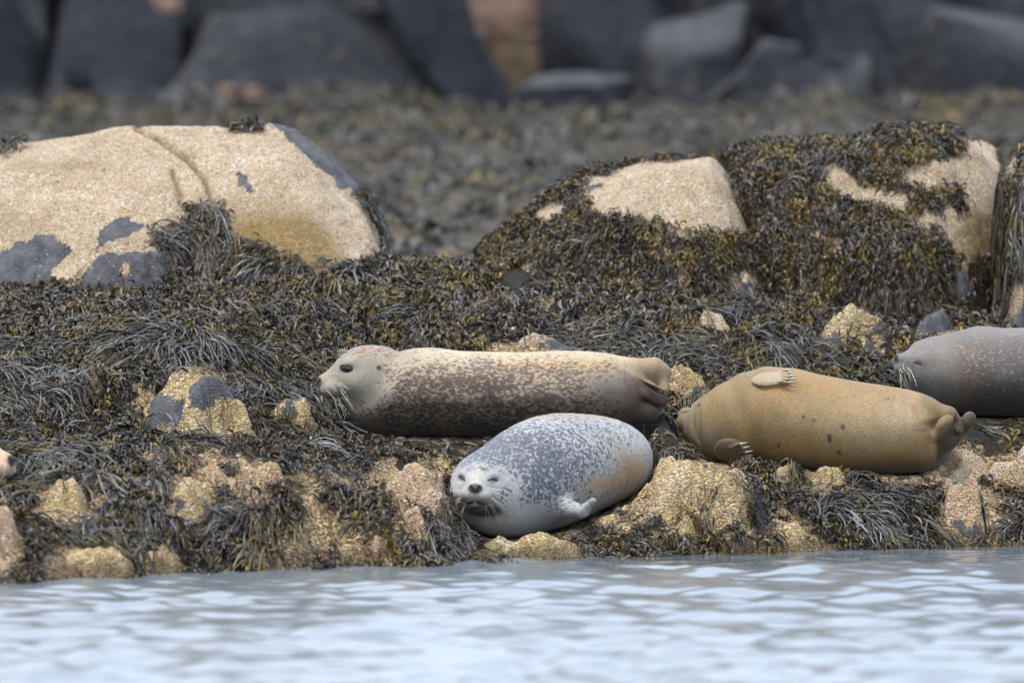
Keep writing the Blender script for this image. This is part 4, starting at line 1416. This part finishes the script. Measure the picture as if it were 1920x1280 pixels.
add_rock('boulder', h, box, 'large smooth tan barnacled boulder, upper left', M_PALE, 0.011, 0.018, 101,
         lambda px, py, V: softpoly(px, py, L_SLATE, 12, 4), lambda px, py, V: np.clip(1.9 * blob(px, py, 530, 465, 110, 62) * sstep(690, 640, px + (490 - py) * .75) + .45 * blob(px, py, 120, 312, 120, 10) + .35 * blob(px, py, 380, 400, 80, 50) + .3 * blob(px, py, 60, 430, 120, 40) + 1.2 * lined(px, py, L_CRACK[0], 3) + 1.2 * lined(px, py, L_CRACK[1], 3), 0, 1),  # algal film patches, plus dark lines painting the shade inside the cracks
         'boulder', 'boulders on the ridge',
         groove=[(L_CRACK[0], 4, 0.03), (L_CRACK[1], 4, 0.03)])
hA, boxA = boulder([(890, 600), (902, 540), (908, 470), (960, 425), (1010, 388), (1060, 352), (1110, 328), (1200, 311), (1270, 304), (1335, 307), (1362, 335), (1400, 395), (1425, 450), (1450, 530), (1460, 600)],
                   3.95, .95, .6, 1.9, 2.2, 0.80, 13, 0.05, 1.5, .35)
stamp(hA, boxA, 0.0)
A_BARE = [[(1093, 352), (1130, 330), (1200, 308), (1345, 300), (1364, 345), (1394, 402), (1408, 450), (1370, 440), (1290, 430), (1230, 416), (1160, 402), (1106, 400), (1122, 375)],
          [(998, 402), (1030, 383), (1058, 390), (1050, 410), (1005, 418)], [(940, 505), (998, 498), (1003, 515), (978, 548), (936, 548)]]
add_rock('boulder', hA, boxA, 'rounded boulder with a bare sandy top and a skirt of weed, centre right', M_PALE, 0.014, 0.012, 111,
         lambda px, py, V: softpoly(px, py, [[(938, 520), (965, 515), (975, 550), (936, 550)], [(1098, 352), (1125, 345), (1130, 352), (1105, 362)]], 6, 6), None, 'boulder', 'boulders on the ridge')
hB, boxB = boulder([(1345, 600), (1352, 420), (1358, 315), (1372, 288), (1430, 275), (1520, 268), (1600, 254), (1680, 247), (1760, 247), (1815, 262), (1840, 258), (1875, 272), (1898, 298), (1904, 330), (1900, 400), (1890, 480), (1880, 600)],
                   4.2, .95, .6, 2.0, 2.2, 0.85, 23, 0.10, 1.6, .55)
stamp(hB, boxB, 0.0)
B_BARE = [[(1545, 312), (1582, 320), (1602, 345), (1640, 360), (1708, 366), (1690, 402), (1650, 382), (1590, 378), (1560, 362)],
          [(1680, 332), (1720, 318), (1760, 300), (1800, 296), (1815, 258), (1905, 262), (1910, 310), (1885, 380), (1862, 440), (1820, 400), (1800, 345), (1750, 347), (1700, 348)],
          [(1695, 408), (1790, 394), (1800, 422), (1740, 434), (1700, 424)], [(1770, 430), (1850, 395), (1876, 440), (1856, 500), (1790, 490)]]
add_rock('boulder', hB, boxB, 'largest weed-covered boulder with pale bare patches, upper right', M_PALE, 0.014, 0.020, 121,
         None, lambda px, py, V: np.clip(blob(px, py, 1835, 455, 45, 50) + .5 * blob(px, py, 1640, 340, 90, 14), 0, 1) * .9, 'boulder', 'boulders on the ridge')
hC, boxC = boulder([(1868, 640), (1880, 520), (1882, 400), (1890, 330), (1920, 290), (1990, 275), (2120, 290), (2250, 340), (2300, 480), (2310, 620)],
                   3.7, .6, .6, 2.2, 2.2, 0.85, 33, 0.05, 1.7)
stamp(hC, boxC, 0.0)
add_rock('boulder', hC, boxC, 'boulder hung with dark weed, cut off by the right edge', M_PALE, 0.016, 0.02, 131, None, None, 'boulder', 'boulders on the ridge')

# projected bare patches on the boulders
GP = np.stack([MX, MY, ROCK_H], -1)
gpx, gpy = proj(GP)
up = MY > 2.3
BARE = np.maximum(BARE, np.where(up, softpoly(gpx, gpy, A_BARE + B_BARE, 8, 41), 0) * 0.985)
L_WEED = [[(338, 378), (420, 388), (428, 430), (500, 465), (570, 490), (600, 520), (330, 545), (322, 480), (268, 470), (280, 430), (340, 425)],
          [(-40, 262), (45, 272), (62, 288), (-40, 302)], [(662, 358), (688, 370), (718, 425), (704, 430), (676, 390)], [(430, 232), (496, 232), (496, 252), (430, 249)], [(245, 500), (150, 535), (150, 600), (700, 600), (720, 500), (560, 488)]]
BARE = np.where(up & (softpoly(gpx, gpy, L_WEED, 8, 51) > 0), 0.0, BARE)

# ------------------------------------------------------------------ the ground sheet
def spread(a, b, n, p=2.5):
    t = np.linspace(0, 1, n + 1)[1:] ** p
    return a + (b - a) * t
gx = np.concatenate([spread(-5.2, -700, 16, 3)[::-1], np.arange(-5.2, -2.98, .07), np.arange(-2.96, 3.5, .025), np.arange(3.52, 5.3, .07), spread(5.3, 700, 16, 3)])
gy = np.concatenate([spread(-2.9, -600, 14, 3)[::-1], np.arange(-2.88, 5.0, .025), np.arange(5.05, 30, .11), spread(30, 900, 16, 2.5)])
X, Y = np.meshgrid(gx, gy)
Z = T(X, Y)
me = mk_mesh('ground', np.stack([X, Y, Z], -1).reshape(-1, 3), grid_faces(len(gx), len(gy)))
Vp = np.stack([X, Y, Z], -1).reshape(-1, 3)
gpx2, gpy2 = proj(Vp)
near_w = np.clip(1.0 - Z.ravel() / 0.9, 0, 1)
barn = 0.10 + 0.45 * near_w + 0.35 * near_w * sstep(0.0, 0.2, fbm2(X.ravel() * 2.3, Y.ravel() * 2.3, 4, 81))
barn = np.maximum(barn, 1.0 * crust_mask(gpx2, gpy2, Vp[:, 1]))
a = me.attributes.new('barn', 'FLOAT', 'POINT'); a.data.foreach_set('value', barn.astype(np.float32))
a = me.attributes.new('far', 'FLOAT', 'POINT'); a.data.foreach_set('value', (sstep(4.6, 6.0, Vp[:, 1]) * sstep(29.5, 27.5, Vp[:, 1])).astype(np.float32))
obj('ground', me, M_GROUND, None, 'rocky tidal shore bed under the seaweed', 'ground', None, 'structure')

# ------------------------------------------------------------------ water
def sea():
    wx = np.concatenate([spread(-3.2, -800, 22, 3)[::-1], np.arange(-3.2, 3.6, .031), spread(3.6, 800, 22, 3)])
    wy = np.concatenate([spread(-9.5, -1200, 34, 3)[::-1], np.arange(-9.5, 2.2, .027), spread(2.2, 4.5, 8, 1)])
    X, Y = np.meshgrid(wx, wy)
    r = np.random.default_rng(5)
    Z = np.zeros_like(X)
    shore = np.interp(X, cxs, [rows[0][0] for rows in COLS.values()])
    dist = np.clip(shore - Y, 0, 20)
    for k in range(46):
        lam = 0.14 * 10 ** (r.random() * 0.80)
        ang = r.normal(-math.pi / 2 + 0.25, 0.75)
        kx, ky = math.cos(ang) * 2 * math.pi / lam, math.sin(ang) * 2 * math.pi / lam
        amp = 0.0040 * lam ** 0.9 * r.uniform(.4, 1.3) * 1.15
        gate = 0.25 + 0.75 * sstep(0.0, 0.8, dist + 0.6 * sstep(0.4, -0.2, X)) if lam < 0.5 else 0.25 + 0.75 * sstep(0.2, 2.2, dist)
        ph = kx * (X + 0.10 * np.sin(Y * 1.3 + k)) + ky * (Y + 0.10 * np.sin(X * 1.1 + 2 * k)) + r.uniform(0, 6.28)
        Z += amp * gate * np.sin(ph)
    # one long low swell on the right
    sw = np.exp(-((Y - (-1.05 + 0.10 * (X - 1.3))) / 0.16) ** 2) * sstep(0.55, 1.3, X) * sstep(2.15, 1.8, X)
    Z += 0.030 * sw
    far = np.maximum(sstep(12, 40, np.abs(X)), sstep(-12, -40, Y))
    Z *= 1 - far
    me = mk_mesh('water', np.stack([X, Y, Z], -1).reshape(-1, 3), grid_faces(len(wx), len(wy)))
    a = me.attributes.new('calm', 'FLOAT', 'POINT'); a.data.foreach_set('value', np.clip(sstep(1.7, 0.8, dist + 0.5 * fbm2(X * .8, Y * .5, 3, 3)) * (0.9 * sstep(-0.1, 0.7, X)), 0, 1).ravel().astype(np.float32))
    obj('water', me, M_WATER, None, 'pale rippled sea water in front of the rocks', 'water', None, 'structure')
sea()

# =================================================================== SEAWEED
GRX, GRY = np.gradient(box_blur(ROCK_H, 2), DG)[1], np.gradient(box_blur(ROCK_H, 2), DG)[0]
SM = box_blur(ROCK_H, 30)
SGX, SGY = np.gradient(SM, DG)[1], np.gradient(SM, DG)[0]
TOPS = ROCK_H

def trace(x, y, ang, L, nseg, lift, off, curl, hang, surf=None):
    """walk ribbons over the rock surface; returns centre lines and tangent-plane normals"""
    n = len(x)
    P, NN = [], []
    ds = L / nseg
    cx, cy = x.copy(), y.copy()
    for k in range(nseg + 1):
        s = k / nseg
        if surf is None:
            z = sample(TOPS, cx, cy); gxx = sample(GRX, cx, cy); gyy = sample(GRY, cx, cy)
        else:
            z, gxx, gyy = surf(cx, cy)
        gl = np.sqrt(gxx ** 2 + gyy ** 2)
        sc = np.minimum(1, 2.5 / (gl + 1e-6))
        gxx, gyy = gxx * sc, gyy * sc
        nr = np.stack([-gxx, -gyy, np.ones(n)], 1)
        nr /= np.linalg.norm(nr, axis=1, keepdims=True)
        hgt = off + lift * np.sin(math.pi * min(s * 1.05, 1.0)) * (1 - 0.35 * s)
        P.append(np.stack([cx, cy, z], 1) + nr * hgt[:, None])
        NN.append(nr)
        # turn towards down-slope
        dx, dy = np.cos(ang), np.sin(ang)
        w = hang * np.minimum(gl, 2.0)
        dx, dy = dx - w * gxx / (gl + 1e-6), dy - w * gyy / (gl + 1e-6)
        ang = np.arctan2(dy, dx) + curl
        dx, dy = np.cos(ang), np.sin(ang)
        sl = gxx * dx + gyy * dy
        st = ds / np.sqrt(1 + sl * sl)
        cx, cy = cx + dx * st, cy + dy * st
    return np.stack(P, 1), np.stack(NN, 1)

def ribbons(P, NN, W, prof, twist0, twist1, col0, col1):
    n, m, _ = P.shape
    T_ = np.gradient(P, axis=1)
    T_ /= np.linalg.norm(T_, axis=2, keepdims=True) + 1e-9
    S = np.cross(T_, NN); S /= np.linalg.norm(S, axis=2, keepdims=True) + 1e-9
    U = np.cross(S, T_)
    t = np.linspace(0, 1, m)
    tw = twist0[:, None] + (twist1 - twist0)[:, None] * t[None]
    wd = S * np.cos(tw)[..., None] + U * np.sin(tw)[..., None]
    w = (W[:, None] * np.interp(t, np.linspace(0, 1, len(prof)), prof)[None])[..., None]
    V = np.stack([P - wd * w * .5, P + wd * w * .5], 2).reshape(n, m * 2, 3)
    f = []
    for k in range(m - 1):
        f.append((2 * k, 2 * k + 1, 2 * k + 3, 2 * k + 2))
    F = (np.arange(n)[:, None, None] * (2 * m) + np.array(f)[None]).reshape(-1, 4)
    c = col0[:, None] * (1 - t[None, :, None]) + col1[:, None] * t[None, :, None]
    C = np.repeat(c, 2, 1).reshape(-1, 3)
    return V.reshape(-1, 3), F, C

PAL = {
    'jet': ((0.010, 0.009, 0.009), (0.034, 0.032, 0.031)),
    'black': ((0.030, 0.027, 0.024), (0.075, 0.070, 0.064)),
    'slate': ((0.062, 0.062, 0.064), (0.25, 0.245, 0.24)),
    'brown': ((0.050, 0.037, 0.023), (0.165, 0.128, 0.082)),
    'olive': ((0.055, 0.040, 0.013), (0.23, 0.165, 0.042)),
    'gold': ((0.095, 0.060, 0.012), (0.42, 0.265, 0.042)),
    'rust': ((0.035, 0.018, 0.010), (0.12, 0.060, 0.022)),
    'straw': ((0.065, 0.057, 0.040), (0.18, 0.163, 0.125)),
    'maroon': ((0.022, 0.010, 0.012), (0.055, 0.024, 0.026)),
}
def pick_cols(names, n, r):
    a = np.array([PAL[k][0] for k in names]); b = np.array([PAL[k][1] for k in names])
    i = r.integers(0, len(names), n)
    j = r.uniform(.7, 1.3, (n, 1)) 
    return a[i] * j, b[i] * j * r.uniform(.75, 1.35, (n, 1))

# region tendencies, in terms of where the surface lies
def warm_field(px, py):
    w = np.zeros(px.shape)
    for cx, cy, rx, ry, a in ((1440, 300, 110, 45, .9), (1640, 345, 130, 60, .8), (1750, 300, 90, 50, .45), (1150, 450, 180, 50, .42), (940, 480, 60, 60, .7), (1560, 510, 130, 50, .75),
                              (1420, 600, 110, 30, .75), (1350, 460, 50, 60, .6), (560, 620, 90, 40, .7), (420, 600, 100, 50, .35), (150, 620, 120, 40, .2), (880, 640, 120, 30, .5),
                              (1560, 560, 200, 25, .4), (130, 760, 60, 60, .35), (780, 900, 60, 60, .3), (150, 1010, 60, 40, .45), (1150, 1020, 90, 30, .45), (1330, 1000, 80, 40, .35), (1560, 1000, 60, 40, .35)):
        w = np.maximum(w, a * blob(px, py, cx, cy, rx, ry))
    return w
def strand_field(px, py):
    w = np.zeros(px.shape)
    for cx, cy, rx, ry, a in ((480, 780, 130, 45, 1), (40, 720, 70, 80, .9), (60, 870, 110, 45, .9), (1180, 660, 180, 40, .9), (1450, 660, 120, 45, .9), (1255, 850, 60, 50, 1), (1620, 950, 120, 40, .9),
                              (330, 640, 160, 40, .6), (370, 440, 90, 40, .8), (520, 490, 70, 25, .7), (180, 990, 100, 50, .7), (470, 980, 80, 50, .6), (1880, 950, 60, 60, .4), (600, 680, 60, 40, .7), (300, 1020, 60, 40, .6), (830, 980, 60, 40, .5),
                              (850, 1010, 60, 30, .6), (1760, 800, 200, 30, .5), (1880, 450, 50, 120, .7)):
        w = np.maximum(w, a * blob(px, py, cx, cy, rx, ry))
    return w

def scatter(n, dens):
    """n roots on the surface by area, thinned by dens"""
    area = np.sqrt(1 + np.minimum(GRX ** 2 + GRY ** 2, 12)) * dens
    p = area.ravel() / area.sum()
    i = RNG.choice(p.size, n, p=p)
    x = MX.ravel()[i] + RNG.uniform(-.5, .5, n) * DG; y = MY.ravel()[i] + RNG.uniform(-.5, .5, n) * DG
    return x, y

NRMY = -GRY / np.sqrt(1 + GRX ** 2 + GRY ** 2)
okreg = (ROCK_H > -0.03) & (MX > -2.55) & (MX < 2.75) & (MY < 4.75) & (MY > -2.3)
cover = np.where(okreg, 1 - BARE, 0.0)
cover *= np.where(under & (BOT - ROCK_H < 0.05), 0.1, 1.0) * (1 - 0.68 * FRONT)
patch = fbm2(MX * 2.3, MY * 2.3, 4, 81)
low = sstep(0.75, 0.35, ROCK_H)
cover *= 1 - 0.93 * low * sstep(0.06, 0.22, patch)           # bare crust shows through near the water
warm = warm_field(gpx, gpy)
strand = strand_field(gpx, gpy)
wn_ = fbm2(MX * 3.5, MY * 3.5, 3, 91)
flow = math.pi * 1.1 * fbm2(MX * 1.7, MY * 1.7, 3, 95)

def clumps(n_c, per, spread_r, dens, L, W, nseg, prof, names, lift, hang, turn, fan, curl, tilt):
    x, y = scatter(n_c, dens)
    n = n_c * per
    ci = np.repeat(np.arange(n_c), per)
    # clump direction: down-slope bent by a slow drift field
    dx, dy = -sample(SGX, x, y), -sample(SGY, x, y)
    a0 = np.arctan2(dy, dx) + sample(flow, x, y) * turn + RNG.normal(0, .45, n_c)
    ang = a0[ci] + RNG.normal(0, fan, n)
    rx = x[ci] + RNG.normal(0, spread_r, n); ry = y[ci] + RNG.normal(0, spread_r, n)
    keep = sample(BARE, rx, ry) < 0.97
    ci, ang, rx, ry = ci[keep], ang[keep], rx[keep], ry[keep]
    n = len(rx)
    Lc = RNG.uniform(.75, 1.25, n_c)[ci]
    LL = RNG.uniform(*L, n) * Lc
    WW = RNG.uniform(*W, n)
    lf = RNG.uniform(*lift, n) * RNG.uniform(.5, 1.4, n_c)[ci] * (1 - .92 * sample(FRONT, rx, ry))
    off = RNG.uniform(0.002, 0.022, n) * (1 - .75 * sample(FRONT, rx, ry))
    P, NN = trace(rx, ry, ang, LL, nseg, lf, off, RNG.normal(0, curl, n), hang)
    onb = (sample(BARE, P[:, :, 0], P[:, :, 1]) > 0.8).mean(1)
    keep = (onb < 0.34) | (RNG.random(n) < 0.10)
    qx, qy = proj(P)
    for a, b, c, d, pw, dep, bare, mat, slate, lab in ROCKS:      # loose ends do not lie right across the bare stones
        if bare >= 0.9:
            ins = ((np.abs(qx - (a + b) / 2) / ((b - a) * .40)) ** 2 + (np.abs(qy - (c + d) / 2) / ((d - c) * .42)) ** 2 < 1).mean(1)
            keep &= (ins < 0.3) | (RNG.random(n) < 0.12)
    P, NN, ci, WW = P[keep], NN[keep], ci[keep], WW[keep]
    n = len(P)
    tnames = names
    u = np.clip(0.5 + 1.5 * fbm2(x * 5.5 + len(names), y * 5.5, 3, 200 + len(names)) + RNG.normal(0, .16, n_c), 0, .999)
    i_ = (u * len(names)).astype(int)
    c0 = np.array([PAL[k][0] for k in names])[i_] * RNG.uniform(.8, 1.2, (n_c, 1)); c1 = np.array([PAL[k][1] for k in names])[i_] * RNG.uniform(.8, 1.2, (n_c, 1))
    cb = RNG.uniform(.40, 1.35, (n_c, 1))[ci]
    c0, c1 = c0[ci] * cb * RNG.uniform(.6, 1.2, (n, 1)), c1[ci] * cb * RNG.uniform(.6, 1.3, (n, 1))
    t0 = RNG.normal(0, tilt, n)
    return ribbons(P, NN, WW, prof, t0, t0 + RNG.normal(0, tilt, n), c0, c1)

def weed(name, label, sets, mat):
    V, F, C = [], [], []
    o = 0
    for kw in sets:
        v, f, c = clumps(**kw)
        V.append(v); F.append(f + o); C.append(c); o += len(v)
    V, F, C = np.concatenate(V), np.concatenate(F), np.concatenate(C)
    me = mk_mesh(name, V, F)
    set_col(me, 'col', C)
    return obj(name, me, mat, None, label, 'seaweed', None, 'stuff')

WR = (.35, .8, 1.0, .95, 1.05, .5)
dark_d = cover * (1 - .75 * np.clip(strand, 0, 1)) * (1.05 - np.clip(warm + .35 * wn_, 0, 1))
warm_d = cover * np.clip(warm * 1.1 + .30 * np.clip(wn_, -.1, .6) + .04, 0.0, 1) * (1 - .6 * strand)
strand_d = cover * np.clip(strand * 1.0 + .02, 0, 1)
red_d = cover * sstep(.25, .45, fbm2(MX * 2.6, MY * 2.6, 3, 99)) + 1e-6
weed('dark_wrack', 'mats of black and slate-grey wrack over the shore rocks', [
    dict(n_c=7500, per=11, spread_r=.022, dens=dark_d, L=(.024, .060), W=(.007, .0135), nseg=3, prof=(.45, .95, 1.0, .6), names=['olive', 'gold', 'brown', 'black', 'brown', 'jet', 'slate', 'olive', 'black', 'rust', 'brown'], lift=(.004, .03), hang=.2, turn=1.4, fan=1.1, curl=.28, tilt=.85),
    dict(n_c=2600, per=10, spread_r=.02, dens=dark_d, L=(.04, .09), W=(.0045, .008), nseg=4, prof=WR, names=['olive', 'brown', 'slate', 'jet', 'brown', 'straw', 'olive', 'black'], lift=(.008, .035), hang=.25, turn=1.3, fan=.6, curl=.2, tilt=.8)], M_WEED)
weed('olive_wrack', 'tufts of golden and olive wrack, thickest on the two weedy boulders', [
    dict(n_c=5200, per=11, spread_r=.020, dens=warm_d, L=(.018, .045), W=(.006, .011), nseg=3, prof=(.5, .9, 1.1, .75), names=['jet', 'olive', 'gold', 'olive', 'gold', 'olive', 'rust', 'gold', 'brown'], lift=(.006, .03), hang=.3, turn=1.0, fan=1.1, curl=.25, tilt=.9)], M_WEED)
weed('strand_wrack', 'long stringy grey-green wrack in combed bundles', [
    dict(n_c=820, per=20, spread_r=.024, dens=strand_d, L=(.11, .25), W=(.0048, .0085), nseg=7, prof=(.7, 1, 1, 1, .9, .5), names=['olive', 'straw', 'slate', 'black', 'slate', 'straw', 'brown'], lift=(.008, .04), hang=.18, turn=1.5, fan=.34, curl=.09, tilt=.6)], M_WEED)
weed('red_weed', 'small dark maroon weed tufts among the black wrack', [
    dict(n_c=260, per=30, spread_r=.022, dens=red_d, L=(.03, .06), W=(.003, .006), nseg=3, prof=(.8, 1, .8, .5), names=['maroon', 'maroon', 'rust'], lift=(.005, .03), hang=.4, turn=.8, fan=1.2, curl=.2, tilt=.8)], M_WEEDM)

# weed of the shore behind, out of focus
def far_weed():
    n_c, per = 2600, 5
    x = RNG.uniform(-4.4, 4.4, n_c); y = RNG.uniform(6.5, 26.5, n_c)
    n = n_c * per
    ci = np.repeat(np.arange(n_c), per)
    e = 0.03
    def surf(a, b):
        z = T0(a, b)
        return z, (T0(a + e, b) - z) / e, (T0(a, b + e) - z) / e
    rx, ry = x[ci] + RNG.normal(0, .08, n), y[ci] + RNG.normal(0, .08, n)
    a0 = RNG.uniform(0, 6.28, n_c)
    P, NN = trace(rx, ry, a0[ci] + RNG.normal(0, .5, n), RNG.uniform(.12, .3, n), 4, RNG.uniform(.02, .08, n), RNG.uniform(0, .05, n), RNG.normal(0, .15, n), .3, surf)
    c0, c1 = pick_cols(['slate', 'straw', 'olive', 'jet', 'brown', 'olive', 'black'], n_c, RNG)
    V, F, C = ribbons(P, NN, RNG.uniform(.015, .035, n), WR, RNG.normal(0, .6, n), RNG.normal(0, .6, n), c0[ci] * .8, c1[ci] * .8)
    me = mk_mesh('far_wrack', V, F)
    set_col(me, 'col', C)
    obj('far_wrack', me, M_WEEDM, None, 'blurred grey-green wrack on the shore behind the boulders', 'seaweed', None, 'stuff')
far_weed()

# =================================================================== FAR BOULDERS
def far_boulder(px0, px1, py0, py1, y, mat, label, seed, thick=1.0, tilt=0.0, planes=11, lean=0.0):
    r = np.random.default_rng(seed)
    bm = bmesh.new()
    bmesh.ops.create_cube(bm, size=2.0)
    for v in bm.verts:
        k = 1.0 if v.co.z < 0 else 0.78
        v.co = Vector((v.co.x * k + r.uniform(-.34, .34), v.co.y * k + r.uniform(-.34, .34), v.co.z + r.uniform(-.42, .42)))
    for cut in range(3):                   # knock off a few corners
        nv = Vector(r.normal(size=3)); nv.normalize()
        bmesh.ops.bisect_plane(bm, geom=bm.verts[:] + bm.edges[:] + bm.faces[:], plane_co=nv * r.uniform(.75, 1.05), plane_no=nv, clear_outer=True)
        bmesh.ops.holes_fill(bm, edges=bm.edges[:])
    bmesh.ops.bevel(bm, geom=bm.edges[:], offset=0.24, segments=3, profile=0.5, affect='EDGES', clamp_overlap=True)
    bmesh.ops.triangulate(bm, faces=bm.faces[:])
    bmesh.ops.subdivide_edges(bm, edges=[e for e in bm.edges if e.calc_length() > 0.12], cuts=3, use_grid_fill=True)
    bmesh.ops.triangulate(bm, faces=bm.faces[:])
    bmesh.ops.recalc_face_normals(bm, faces=bm.faces[:])
    bm.verts.index_update()
    V = np.array([v.co[:] for v in bm.verts]); F = np.array([[v.index for v in q.verts] for q in bm.faces])
    bm.free()
    lo, hi = V.min(0), V.max(0)
    V = (V - (lo + hi) / 2) / (hi - lo) * 2
    g = 0.07 * (px1 - px0); px0, px1 = px0 - g, px1 + g
    c = at(0.5 * (px0 + px1), 0.5 * (py0 + py1), y)
    s = mpp(y)
    hx, hz = 0.5 * (px1 - px0) * s, 0.5 * (py1 - py0) * s
    V = V * np.array((hx, thick * (hx + hz) * .5, hz))
    ca, sa = math.cos(tilt), math.sin(tilt)
    V = np.stack([V[:, 0] * ca - V[:, 2] * sa, V[:, 1], V[:, 0] * sa + V[:, 2] * ca], 1)
    V[:, 0] += lean * V[:, 2]
    N = normals(V, F)
    V = V + N * (0.11 * fbm3(V, 2.2, 4, seed))[:, None]
    base = np.array((c[0], c[1], c[2] + V[:, 2].min()))
    me = mk_mesh('far_boulder', V + c - base, F)
    obj('far_boulder', me, mat, None, label, 'boulder', 'blurred boulders at the back', loc=tuple(base))

FB = [
    (-260, 92, -330, 330, 27.6, M_FAR, 'blurred near-black boulder filling the top left corner', 1),
    (72, 330, -260, 330, 27.4, M_FAR, 'blurred dark boulder second from the top left corner', 2),
    (318, 800, 8, 330, 27.3, M_FARL, 'blurred broad grey boulder behind the big tan boulder', 3),
    (250, 780, -420, 230, 29.4, M_FAR, 'blurred black boulder above and behind the broad grey one', 4),
    (810, 1090, -240, 130, 31.0, M_FARP, 'blurred pink rock at the top centre', 6),
    (850, 1062, 58, 260, 29.2, M_FARB, 'blurred brown rock below the pink rock at top centre', 7),
    (1030, 1270, -300, 330, 28.2, M_FAR, 'blurred dark boulder right of the pink rock at top centre', 8),
    (1215, 1395, 8, 330, 27.5, M_FARL, 'blurred narrow grey boulder with a pale left edge, top right of centre', 9),
    (1320, 1500, -320, 260, 29.2, M_FAR, 'blurred dark boulder above the low grey hump', 10),
    (1298, 1640, 84, 330, 26.9, M_FARL, 'blurred low grey hump left of the top right boulders', 11),
    (1465, 1780, -330, 360, 28.2, M_FAR, 'blurred tall dark boulder second from the top right corner', 12),
    (1745, 2120, 12, 330, 27.2, M_FARL, 'blurred rounded grey boulder under the top right corner', 13),
    (1700, 2200, -380, 220, 29.6, M_FAR, 'blurred black boulder in the top right corner', 14),
    (975, 1178, 144, 270, 26.2, M_FARL, 'blurred low grey rock below the dark boulder at top centre', 15),
    (34, 160, 178, 252, 25.6, M_FARP, 'blurred pink stone at the far left above the tan boulder', 16),
    (408, 446, 158, 202, 26.2, M_FARP, 'blurred small pink stone, left one of a pair at top', 17),
    (458, 494, 160, 202, 26.2, M_FARP, 'blurred small pink stone, right one of a pair at top', 18),
    (280, 340, -60, 40, 27.0, M_FARP, 'blurred pink stone wedged between black boulders at the top', 19),
    (-700, 420, -500, 420, 33.0, M_FAR, 'blurred black rock seen in the gaps at the top left', 22),
    (640, 1330, -30, 420, 33.5, M_FAR, 'blurred black rock seen in the gaps at the top centre', 23),
    (1250, 2600, -500, 420, 33.0, M_FAR, 'blurred black rock seen in the gaps at the top right', 24),
]
for a in FB:
    far_boulder(*a)
far_boulder(770, 900, -130, 300, 27.0, M_FAR, 'blurred dark slab leaning down to the right at top centre', 5, 1.0, 0.0, 9, -0.42)

# small loose stones and shells among the weed
for k, (px, py, rr, mat, lab) in enumerate([
        (42, 791, 6, M_FARP, 'single pale round shell on dark weed near the left edge'),
        (1025, 611, 6, M_FARP, 'small pink pebble in weed behind the brown seal, right of two'),
        (964, 617, 6, M_FARP, 'small pink pebble in weed behind the brown seal, left of two'),
        (1131, 547, 6, M_FARP, 'small pale pebble below the rounded weedy boulder')]):
    ys = np.arange(-2.5, 4.6, .01)         # first surface met in that line of sight
    Q = at(np.full(ys.shape, px), np.full(ys.shape, py), ys)
    yt = ys[np.argmax(sample(ROCK_H, Q[:, 0], Q[:, 1]) + .012 > Q[:, 2])]
    p = at(px, py, yt - .012)
    V = ICO3[0] * rr * mpp(yt) * np.array((1.1, 1, .8))
    N = ICO3[0]
    V = V + N * (0.002 * fbm3(V * 3, 60, 2, k))[:, None]
    me = mk_mesh('pebble', V, ICO3[1])
    obj('pebble', me, plain('pebble_stone_%d' % k, (0.62, 0.50, 0.42), .6), None, lab, 'pebble', 'loose pebbles in the weed', loc=tuple(p))
